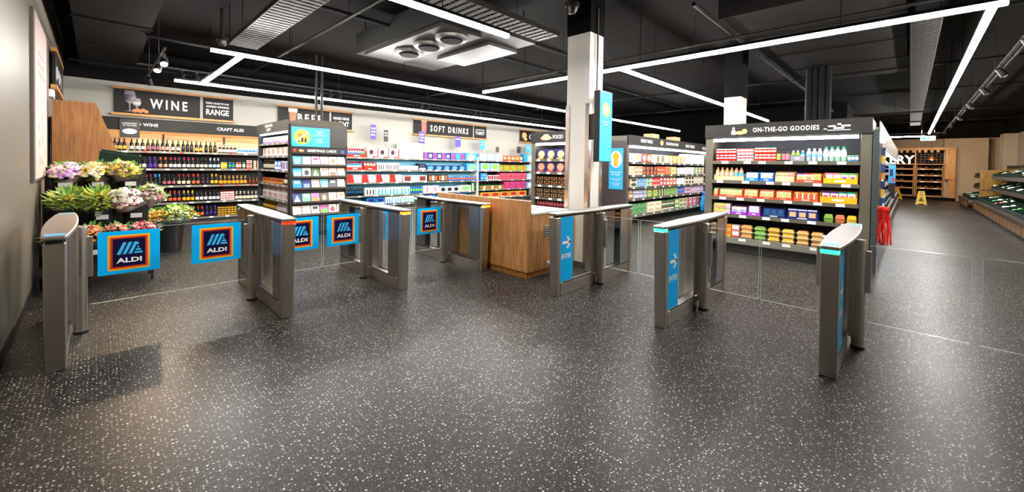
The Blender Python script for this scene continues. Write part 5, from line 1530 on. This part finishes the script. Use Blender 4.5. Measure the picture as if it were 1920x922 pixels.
MB().tube([(0, 0, .27), (0, 0, CZ - 2.29)], .008, 6).build('lamp_cord', BLACK, pl)
MB().ball((0, 0, .03), .05, 8, 6).build('lamp_bulb', EM('#ffd9a0', 6.0, 'bulb'), pl)
def wet_sign(label, x, y, rz):
    r = thing('wet_floor_sign', label, 'floor sign', (x, y, 0), rz, 'yellow wet floor signs')
    YM = M('#e8c20c', .4, 0, .05)
    for s, nm in ((1, 'front_leaf'), (-1, 'rear_leaf')):
        mb = MB()
        o = [(-.2, 0), (-.1, 0), (-.08, .05), (.08, .05), (.1, 0), (.2, 0), (.11, .66), (-.11, .66)]
        f0 = lambda p, k: (p[0], -s * (.17 * (1 - p[1] / .68) + k), p[1])
        n = len(o)
        mb.add([f0(p, .02) for p in o] + [f0(p, .0) for p in o], [tuple(range(n)) if s > 0 else tuple(range(n - 1, -1, -1)), tuple(range(2 * n - 1, n - 1, -1)) if s > 0 else tuple(range(n, 2 * n))] + [(i, n + i, n + (i + 1) % n, (i + 1) % n) for i in range(n)])
        lf = mb.build(nm, YM, r)
        if s > 0:
            g0 = lambda px, pz: (px, -(.17 * (1 - pz / .68) + .0215), pz)
            MB().add([g0(-.1, .16), g0(.1, .16), g0(0, .40)], [(0, 1, 2)]).build('warning_triangle', M('#6a4a10', .5), lf)
            MB().add([g0(-.06, .46), g0(.06, .46), g0(.06, .50), g0(-.06, .50)], [(0, 1, 2, 3)]).build('printed_band', M('#c83a20', .5), lf)
            MB().add([g0(-.05, .57), g0(.05, .57), g0(.05, .60), g0(-.05, .60)], [(0, 1, 2, 3)]).build('handle_slot', BLACK, lf)
    return r
wet_sign('yellow wet floor sign standing in the middle of the aisle', 28.4, -.42, QT)
wet_sign('yellow wet floor sign leaning close to the bakery shelves', 32.4, .55, QT + .7)

# exit sign hung over the aisle
ex = thing('exit_sign', 'green and white exit sign hung under the aisle strip light', 'exit sign', (24.4, -.28, 2.93), QT)
B(0, .44, 0, .05, 0, .18).build('sign_case', EM('#dff4e8', .7, 'exit_sign'), ex)
GRN = M('#1e9a5a', .5)
B(.03, .16, -.003, -.0005, .03, .15).build('running_figure_panel', GRN, ex); B(.20, .28, -.003, -.0005, .05, .13).build('door_panel', GRN, ex)
MB().add([(.30, -.003, .08), (.36, -.003, .08), (.36, -.003, .05), (.41, -.003, .09), (.36, -.003, .13), (.36, -.003, .10), (.30, -.003, .10)], [tuple(range(7))]).build('arrow', GRN, ex)
for x in (.03, .41):
    MB().tube([(x, .025, .18), (x, .025, CZ - 2.94)], .006, 5).build('hanging_wire', CHROME, ex)

# ------------------------------------------------------------------ wall on the near side: poster, hanging sign, oak end panel
po = thing('wall_poster', 'tall pale pink framed poster board on the entrance wall', 'poster', (XR, 7.25, 1.35))
B(.001, .03, 0, 1.63, 0, 2.02).build('poster_frame', M('#5c5650', .5), po)
pf = B(.0305, .04, .03, 1.60, .03, 1.99).build('poster_face', M('#b8a29c', .6, 0, .03, 3), po)
bx = B(.0405, .043, .35, 1.25, .86, 1.12).build('text_box', M('#e9e2d8', .6), pf)
MB().box(.0432, .0445, .45, 1.15, .92, .98).box(.0432, .0445, .45, 1.15, 1.01, 1.06).build('printed_lines', M('#b09a94', .6), bx)
for k, (y, z, w_, h_) in enumerate(((.4, 1.42, .8, .07), (.5, 1.30, .7, .07), (.45, 1.55, .7, .05), (.45, .62, .10, .10), (.85, .70, .12, .14), (1.15, .60, .10, .12), (.5, .40, .12, .10), (.95, .45, .1, .14), (1.2, .30, .12, .1), (.55, .18, .1, .12), (.9, .2, .12, .1))):
    B(.0405, .042, y, y + w_, z, z + h_).build('printed_icon', M('#a68a8a', .6), pf)
hs = thing('wall_sign', 'black sign with oak rails hung on the entrance wall', 'sign', (XR, 10.05, 2.80))
for z in (0, .60):
    B(.02, .09, -.06, 2.0, z - .03, z + .03).build('wooden_rail', wood('oak_rail_y', '#a8713a', '#d09a58', 'y'), hs)
sb = B(.035, .07, 0, 1.94, .031, .569).build('sign_board', SIGNB, hs)
mb = MB()
for k in range(7):
    mb.box(.0705, .072, .2 + k * .22, .34 + k * .22, .14 + .05 * (k % 3), .36 + .04 * (k % 2))
mb.build('printed_sketch', M('#b8bec8', .6), sb)
B(.001, .0195, .2, 1.7, .1, .5).build('fixing_batten', CHARCOAL, hs)
B(.001, .05, -.04, .3, -.17, -.05).build('white_bracket', WHITE, hs)
pe = thing('oak_end_panel', 'oak end panel of a produce stand behind the flower display', 'panel', (XR, 9.75, 0))
MB().prism([(.045, 0), (1.0, 0), (1.0, 1.0), (.78, 1.80), (.53, 2.56), (.045, 2.56)], 'y', 0, .05).build('panel_board', wood('warm_oak', '#7c4f22', '#a87338', 'z'), pe)
B(.02, .0445, 0, .05, 0, 1.85).build('dark_edge', BLACK, pe)
pr = thing('produce_stand', 'dark produce stand behind the oak end panel by the wall', 'shelving', (XR, 9.82, 0))
MB().prism([(.02, .0), (.80, .0), (.80, .6), (.5, 1.9), (.02, 2.3)], 'y', 0, 3.5).build('stand_body', BLACK, pr)
# ------------------------------------------------------------------ flower display by the wall
LEAF = M('#568a30', .5, 0, .3, 30); LEAFY = M('#b0c236', .5, 0, .3, 30)
BUCK = M('#1a1a18', .4, 0, .1, 8)
def film(key, col, alpha):
    if key in MATS:
        return MATS[key]
    m = bpy.data.materials.new(key); m.use_nodes = True
    b = m.node_tree.nodes['Principled BSDF']
    b.inputs['Base Color'].default_value = lin(col) + (1,); b.inputs['Roughness'].default_value = .2; b.inputs['Alpha'].default_value = alpha
    MATS[key] = m
    return m
CELLO = film('cellophane', '#c8d0c8', .22)
def bucket(label, loc, r, h, tagged=True):
    o = thing('flower_bucket', label, 'bucket', loc, 0, 'black flower buckets')
    MB().lathe(0, 0, [(r * .78, 0), (r, h), (r * 1.05, h + .003), (r * 1.05, h + .02), (r * .95, h + .021), (r * .75, .02)], 16).build('bucket_shell', BUCK, o, smooth=True)
    if tagged:
        B(-.06, .06, -r * 1.02 - .012, -r * 1.02, h * .55, h * .55 + .06).build('price_card', M('#d8d8d4', .5), o)
    return o
def bouquet(label, loc, R, h, tilt, heads, nh, hr, wrapc, seed, leafc=LEAF, nleaf=90, dome=.10, spiky=False):
    rr = random.Random(seed)
    o = thing('flower_bouquet', label, 'bouquet', loc, 0, 'wrapped bouquets on the flower stand')
    o.rotation_euler = tilt
    # wrapper with a ruffled rim
    mb = MB(); n, k = 22, 6
    for j in range(k):
        t = j / (k - 1)
        for i in range(n):
            a = 2 * math.pi * i / n
            r = .05 + (R * 1.08 - .05) * t ** .8
            ruff = 1 + .12 * t * t * math.sin(a * 5 + seed) + .05 * t * rr.uniform(-1, 1)
            mb.v.append((r * ruff * math.cos(a), r * ruff * math.sin(a), h * t * (1 + .13 * t * math.sin(a * 3 + seed * 2))))
    for j in range(k - 1):
        for i in range(n):
            i2 = (i + 1) % n
            mb.f.append((j * n + i, j * n + i2, (j + 1) * n + i2, (j + 1) * n + i)); mb.m.append(0)
    mb.build('paper_wrap', wrapc, o, smooth=True)
    # stems and leaves
    mb = MB()
    for i in range(nleaf):
        a = rr.uniform(0, 2 * math.pi); r = R * math.sqrt(rr.random()) * 1.02
        z = h * .8 + dome * (1 - (r / R) ** 2) + rr.uniform(-.03, .05)
        L_ = rr.uniform(.04, .09) * (1.5 if spiky else 1)
        d = Vector((math.cos(a) * .7, math.sin(a) * .7, rr.uniform(.2, 1.1))).normalized() * L_
        w = Vector((-math.sin(a), math.cos(a), rr.uniform(-.4, .4))).normalized() * (.012 if spiky else .02)
        p = Vector((r * math.cos(a), r * math.sin(a), z))
        mb.add([p - w * .4, p + d * .5 - w, p + d, p + d * .5 + w, p + w * .4], [(0, 1, 2, 3, 4)], rr.randint(0, 1))
    stuff(mb.build('foliage', [leafc, LEAF], o))
    # flower heads: low domes of petals
    mb = MB()
    for i in range(nh):
        a = i * 2.39996 + rr.uniform(-.3, .3); r = R * .95 * math.sqrt((i + .5) / nh)
        z = h * .86 + dome * (1 - (r / R) ** 2) + rr.uniform(-.01, .03)
        q = hr * rr.uniform(.7, 1.25)
        c = rr.randrange(len(heads))
        mb.ball((r * math.cos(a), r * math.sin(a), z), (q, q, q * .7), 8, 4, c)
        mb.ball((r * math.cos(a), r * math.sin(a), z + q * .5), (q * .55, q * .55, q * .4), 6, 3, (c + 1) % len(heads))
    stuff(mb.build('flower_heads', [M(x, .55, 0, .25, 60) for x in heads], o))
    if seed % 3 == 0:
        B(-.03, .03, -R * .75, -R * .75 + .004, h * .35, h * .35 + .08).build('price_sticker', M('#e4e4e0', .5), o)
    return o
st = thing('flower_stand', 'stepped black metal stand holding buckets of bouquets', 'stand', (-.50, 7.35, 0))
for k, (y, z) in enumerate(((.0, .22), (.42, .62), (.85, 1.06))):
    B(0.0, 1.05, y, y + .40, z, z + .025).build('stand_tier', BLACK, st)
    for x in (0.0, 1.02):
        for yy in (y + .01, y + .37):
            B(x, x + .03, yy, yy + .03, 0, z - .0005).build('stand_leg', BLACK, st)
    B(0.0, 1.05, y - .012, y - .001, z - .02, z + .10).build('tier_front', BLACK, st)
for x in (0.0, 1.02):
    B(x, x + .03, 1.26, 1.29, 0, 1.5).build('stand_post', BLACK, st)
B(.031, 1.019, 1.262, 1.285, .15, 1.48).build('stand_back', BLACK, st)
MB().tube([(.0, 1.27, 1.5), (1.05, 1.27, 1.5)], .014, 8).build('back_rail', CHROME, st)
PK = lambda c: film('wrap' + c, c, .92)
W_P = PK('#b9a4a0'); W_K = PK('#8a7a62'); W_W = PK('#d8d2c8')
# buckets: front, middle, back tiers
for k, x in enumerate((-.33, .02, .36)):
    bucket('black flower bucket on the lowest tier of the flower stand, %s' % ('by the wall', 'in the middle', 'at the open end')[k], (x, 7.55, .245), .15, .30)
for k, x in enumerate((-.30, .06, .40)):
    bucket('black flower bucket on the middle tier of the flower stand, %s' % ('by the wall', 'in the middle', 'at the open end')[k], (x, 7.97, .645), .15, .30)
for k, x in enumerate((-.30, .02, .36)):
    bucket('black flower bucket on the highest tier of the flower stand, %s' % ('by the wall', 'in the middle', 'at the open end')[k], (x, 8.40, 1.085), .15, .28)
# lowest tier: chrysanthemums
for k, (x, cols, nm) in enumerate(((-.30, ('#e8a03c', '#e07a2a', '#d8b04a'), 'gold chrysanthemum bouquet on the lowest tier by the wall'), (-.06, ('#f0a02c', '#e0703a', '#e8b8a0'), 'orange and peach chrysanthemum bouquet on the lowest tier'),
                                    (.15, ('#e08a7a', '#c0304a', '#f0d8b8', '#e0602a'), 'mixed red and cream chrysanthemum bouquet on the lowest tier'), (.38, ('#e8285a', '#f07a90', '#f4d0d0', '#d81c3c'), 'pink and crimson carnation bouquet on the lowest tier'))):
    bouquet(nm, (x, 7.58, .44), .155, .26, (.40, .05 * k - .08, .3 * k), cols, 75, .024, CELLO, 10 + k, nleaf=50, dome=.09)
# middle tier
bouquet('bouquet of green and yellow buds by the wall on the middle tier', (-.22, 7.98, .88), .19, .22, (.55, -.05, 0), ('#c8b42c', '#9ab030', '#e8cc40'), 60, .018, CELLO, 20, LEAFY, 330, .12, True)
bouquet('bouquet of yellow green lily buds in the middle of the middle tier', (.02, 7.95, .88), .20, .22, (.60, .04, 0), ('#d8b82a', '#e0c030', '#8aaa2a'), 55, .018, CELLO, 21, LEAFY, 320, .12, True)
bouquet('cream and purple wrapped bouquet on the middle tier', (.27, 7.95, .90), .19, .22, (.60, .10, 0), ('#f4e8d4', '#f4ece0', '#ecd0c0', '#7a2a58'), 70, .042, W_W, 22, nleaf=40, dome=.13)
bouquet('pale pink bouquet with green sprigs at the end of the middle tier', (.50, 8.02, .92), .17, .24, (.40, .30, 0), ('#ecccd0', '#ecdccc', '#c87a90', '#9ab04a'), 60, .034, W_P, 23, nleaf=60, dome=.13)
# highest tier
bouquet('lilac bouquet in pinkish paper by the wall on the highest tier', (-.25, 8.42, 1.27), .18, .20, (.50, -.10, 0), ('#c89ad8', '#d8b8e0', '#ece4c8', '#e0d0d8'), 50, .038, W_P, 24, nleaf=60, dome=.11)
bouquet('cream and yellow bouquet in brown paper on the highest tier', (.0, 8.40, 1.27), .18, .20, (.52, .0, 0), ('#ece4bc', '#ecb030', '#f0ead8', '#d8a868'), 50, .038, W_K, 25, nleaf=70, dome=.11)
bouquet('coral and green bouquet at the end of the highest tier', (.26, 8.42, 1.29), .17, .20, (.42, .20, 0), ('#ec8278', '#ecc852', '#f0c0b0', '#b8c04a'), 50, .034, W_P, 26, LEAFY, 140, dome=.12)
# bucket on the floor
bucket('tall black flower bucket on the floor at the end of the stand', (.92, 9.45, 0), .21, .46, False)
bouquet('orange berry bouquet in the floor bucket', (.78, 9.40, .46), .20, .20, (.45, -.25, 0), ('#f0a22a', '#e0802a', '#f0c860'), 90, .022, CELLO, 30, nleaf=160, dome=.12)
bouquet('white and lime bouquet in the floor bucket', (.97, 9.38, .48), .20, .20, (.45, .08, 0), ('#f4f0dc', '#d0e068', '#ece4b4'), 90, .022, CELLO, 31, LEAFY, 200, dome=.14)
bouquet('yellow and amber bouquet at the back of the floor bucket', (1.06, 9.50, .48), .19, .20, (.25, .30, 0), ('#ecc042', '#ec822a', '#f4e09a'), 80, .024, CELLO, 32, nleaf=140, dome=.12)
o = thing('produce_crate', 'dark green crate lying on the rail behind the top bouquets', 'crate', (.25, 8.66, 1.56))
o.rotation_euler = (.10, .16, 0)
mb = MB(); cm_ = CRATE[(.58, .5, .20)]
mb.v = [(v.co.x * .8, v.co.y * .8, v.co.z * .75) for v in cm_.vertices]; mb.f = [tuple(p.vertices) for p in cm_.polygons]; mb.m = [0] * len(mb.f)
mb.build('crate_shell', CR, o)

# ------------------------------------------------------------------ ceiling services
DKP = M('#0b0a0a', .6, 0, .1, 6, .15); GRT = M('#211f1d', .5, 0, .1, 6, .2)
def tray_run(label, x0, x1, y0, y1, z, holes=True):
    """perforated cable tray hung from the ceiling: floor slats with gaps, two upstands, hangers"""
    r = thing('cable_tray', label, 'cable tray', ((x0 + x1) / 2, (y0 + y1) / 2, z))
    hx, hy = (x1 - x0) / 2, (y1 - y0) / 2
    along_x = hx > hy
    a, b_ = (hx, hy) if along_x else (hy, hx)
    T_ = (lambda p, q, s, t, z0, z1: B(p, q, s, t, z0, z1)) if along_x else (lambda p, q, s, t, z0, z1: B(s, t, p, q, z0, z1))
    T_(-a, a, -b_, -b_ + .01, 0, .07).build('tray_side', GRT, r); T_(-a, a, b_ - .01, b_, 0, .07).build('tray_side', GRT, r)
    n = int(a * 2 / .12)
    for i in range(n):
        p = -a + (i + .1) * 2 * a / n
        T_(p, p + 2 * a / n * .62, -b_ + .0105, b_ - .0105, 0, .006).build('tray_slat', GRT, r)
    for i in range(3):
        T_(-a, a, -b_ + .05 + i * .08, -b_ + .09 + i * .08, .007, .035).build('cable_run', DKP, r)
    m = max(2, int(a))
    for i in range(m):
        p = -a + (i + .5) * 2 * a / m
        for s in (-1, 1):
            q = (p, s * b_ * .98, .07) if along_x else (s * b_ * .98, p, .07)
            MB().tube([q, (q[0], q[1], CZ - z)], .006, 5).build('hanger_rod', DKP, r)
    return r
tray_run('perforated cable tray crossing the ceiling above the exit gates', 1.62, 2.06, 4.6, 8.6, 3.66)
tray_run('perforated cable tray beside the overhead strip light near the column', 1.2, 5.1, 3.98, 4.40, 3.66)
tray_run('cable tray following the produce aisle ceiling', 8.0, 27.0, -.28, .05, 3.78)
def pipe(label, p0, p1, r, mat=None, flanges=True):
    o = thing('ceiling_pipe', label, 'pipe', p0)
    d = Vector(p1) - Vector(p0)
    MB().tube([(0, 0, 0), tuple(d)], r, 10).build('pipe_run', mat or DKP, o, smooth=True)
    n = max(2, int(d.length / 2.5))
    if abs(d.z) < .1:
        for i in range(n):
            t = (i + .5) / n
            q = d * t
            MB().tube([(q.x, q.y, r), (q.x, q.y, CZ - p0[2])], .005, 5).build('pipe_hanger', DKP, o)
    else:
        for t in (.3, .75):
            q = d * t
            MB().tube([(q.x, q.y, q.z), (q.x, q.y, q.z + .04)], r * 1.12, 10).build('pipe_clip', DKP, o)
    return o
k = 0
for y, z, x0, x1, w_ in ((5.2, 3.95, .2, 16, 'sprinkler pipe running above the exit gates'), (6.6, 4.05, 1.0, 18, 'sprinkler pipe over the oak counter ceiling'), (9.4, 3.75, .6, 18, 'sprinkler pipe behind the cross strip light'), (12.6, 3.70, -.4, 16, 'black pipe along the back wall ceiling'), (2.2, 3.9, 5.8, 20, 'sprinkler pipe above the entry gates'), (-1.4, 3.9, 6.5, 30, 'black pipe following the produce aisle')):
    pipe(w_, (x0, y, z), (x1, y, z), .03)
for x, z, y0, y1, w_ in ((2.9, 4.0, 2.5, 13.5, 'cross pipe above the card stand'), (7.6, 3.85, -1.5, 13, 'cross pipe beyond the tall column'), (9.0, 4.0, -1.8, 12.5, 'cross pipe over the on-the-go chiller'), (12.4, 3.9, -2, 13.5, 'cross pipe over the ready meal chiller'), (16.2, 3.9, -2.5, 13.5, 'cross pipe deep in the store ceiling'), (20.0, 3.7, -3, 1.6, 'cross pipe over the middle of the produce aisle'), (24.6, 3.75, -3, 1.6, 'cross pipe before the exit sign')):
    pipe(w_, (x, y0, z), (x, y1, z), .025)
for i, y in enumerate((1.34, 1.46, 1.58, 1.70)):
    pipe('black riser pipe %s of four behind the on-the-go chiller' % ('one', 'two', 'three', 'four')[i], (11.4, y, 2.45), (11.4, y, CZ - .12), .055 + .01 * (i % 2))
# air handling unit with pale panels and round outlets
ah = thing('air_unit', 'dark ceiling air unit with pale grey underside panels and round outlets', 'air unit', (4.5, 6.3, 3.72))
B(-.9, .95, -1.5, 1.6, .06, .45).build('unit_casing', M('#141312', .6, .2), ah)
B(.30, 1.0, -1.0, .55, -.0, .055).build('pale_panel', M('#403e3c', .5, .2), ah)
B(-.85, -.05, -1.2, 1.3, .0, .055).build('outlet_panel', M('#2a2827', .5, .2), ah)
for y in (-.85, -.2, .45):
    MB().lathe(-.4, y, [(.22, -.05), (.26, -.045), (.27, -.002), (.14, -.001)], 18).build('round_outlet', M('#6a6763', .4, .3), ah, smooth=True)
    MB().lathe(-.4, y, [(.17, -.075), (.19, -.0505)], 16).build('outlet_core', DARKM, ah)
for x in (-.8, .85):
    for y in (-1.3, 1.4):
        MB().tube([(x, y, .45), (x, y, CZ - 3.73)], .01, 6).build('unit_rod', DKP, ah)
du = thing('air_duct', 'long black rectangular duct near the entrance wall ceiling', 'duct', (.2, 8.0, 3.78))
B(-.45, .45, -4.0, 5.6, 0, .42).build('duct_run', DARKM, du)
for y in range(-3, 6, 2):
    B(-.47, .47, y, y + .04, -.02, .44).build('duct_flange', DKP, du)
du = thing('air_duct', 'wide black soffit duct over the entry gates', 'duct', (9.2, 1.2, 3.95))
B(-2.4, 4.0, -1.1, 1.0, 0, .42).build('duct_run', M('#131110', .7, 0, .1, 2, .1), du)
for x in (-1.0, .6, 2.2):
    B(x, x + .05, -1.12, 1.02, -.02, .42).build('duct_flange', DKP, du)
for x, y, z, nm in ((4.55, 3.35, 3.80, 'black dome camera on the ceiling by the column head'), (1.62, 9.05, 3.82, 'black dome camera above the exit gates')):
    dm = thing('dome_camera', nm, 'camera', (x, y, z))
    MB().lathe(0, 0, [(.01, -.10), (.05, -.085), (.075, -.04), (.08, 0)], 14).build('dome', BLACKP, dm, smooth=True)
    MB().lathe(0, 0, [(.10, .0005), (.10, .05), (.03, .06), (.03, CZ - z)], 14).build('camera_mount', GRT, dm, smooth=True)

# spotlights on tracks
def track(label, p0, p1):
    d = Vector(p1) - Vector(p0)
    o = thing('light_track', label, 'light track', p0)
    w = .018
    if abs(d.x) > abs(d.y):
        B(0, d.x, -w, w, 0, .035).build('track_rail', BLACK, o)
    else:
        B(-w, w, 0, d.y, 0, .035).build('track_rail', BLACK, o)
    n = max(2, int(d.length / 3))
    for i in range(n):
        q = d * ((i + .5) / n)
        MB().tube([(q.x, q.y, .035), (q.x, q.y, CZ - p0[2])], .006, 5).build('track_hanger', BLACK, o)
    return o
def spot(label, loc, aim, power, col='#ffdcb4', group='track spotlights', size=75, lens=25.0):
    o = thing('spotlight', label, 'spotlight', loc, 0, group)
    d = (Vector(aim) - Vector(loc)).normalized()
    B(-.02, .02, -.02, .02, -.09, 0).build('swivel_stem', BLACK, o)
    c0 = Vector((0, 0, -.13))
    MB().tube([tuple(c0 - d * .08), tuple(c0 + d * .085)], [.045, .055], 14).build('lamp_can', BLACK, o, smooth=True)
    MB().tube([tuple(c0 + d * .0855), tuple(c0 + d * .089)], [.046, .046], 14).build('lamp_lens', EM(col, lens, 'spot_lens'), o)
    ld = bpy.data.lights.new('spot_beam', 'SPOT')
    ld.energy = power * SPOT_POWER; ld.color = lin(col); ld.spot_size = math.radians(size); ld.spot_blend = .6; ld.shadow_soft_size = .05
    lo = bpy.data.objects.new('spot_beam', ld); COL.objects.link(lo); lo.parent = o
    lo.location = tuple(c0 + d * .10)
    lo.rotation_euler = d.to_track_quat('-Z', 'Y').to_euler()
    return o
track('black light track along the drinks wall', (.4, 12.55, 3.78), (16.4, 12.55, 3.78))
for x, nm in ((1.6, 'WINE'), (5.1, 'BEER'), (8.3, 'plain white boxes'), (10.8, 'SOFT DRINKS'), (14.2, 'crisps')):
    for k, dx in enumerate((-.14, .14)):
        spot('black track spotlight %s the pair lighting the %s wall' % (('starting', 'ending')[k], nm), (x + dx, 12.55, 3.78), (x + dx * 3, 14.1, 2.2), 12, '#fff0dc')
track('short black light track above the flower display', (.78, 8.6, 3.40), (.78, 12.3, 3.40))
spot('bright warm spotlight turned towards the entrance', (.80, 8.92, 3.40), (.5, 6.2, .6), 22, '#ffe4c4', lens=22.0)
spot('black spotlight on the short track aimed at the bouquets', (.78, 9.6, 3.40), (.1, 8.0, 1.0), 200)
spot('black spotlight on the short track aimed at the wine bottles', (.78, 11.4, 3.40), (1.4, 13.7, 1.2), 110, '#fff0dc')
track('black light track over the produce aisle', (7.5, -1.15, 3.60), (31.0, -1.15, 3.60))
for i, x in enumerate((9.2, 11.6, 14.0, 17.0, 20.5, 24.5, 28.5)):
    spot('black track spotlight %s along the produce aisle' % ('first', 'second', 'third', 'fourth', 'fifth', 'sixth', 'seventh')[i], (x, -1.15, 3.60), (x + 1.2, -2.7, 1.3) if x < 24 else ((31.0, -3.3, 2.3) if x < 26 else (33.6, -2.2, 2.3)), 110 if x < 24 else 170, '#ffd2a0', 'produce aisle spotlights', lens=8.0)
for i, y in enumerate((.6, -.3, -1.0)):  # lamps and track added to brighten the dim bakery end
    spot('black spotlight %s of three added to brighten the bakery' % ('first', 'second', 'third')[i], (31.6, y, 3.70), (33.4, y, 1.6), 40, '#ffe2c0', 'added bakery spotlights', lens=8.0)
track('short cross track added to carry the bakery spotlights', (31.6, -1.3, 3.70), (31.6, 1.2, 3.70))
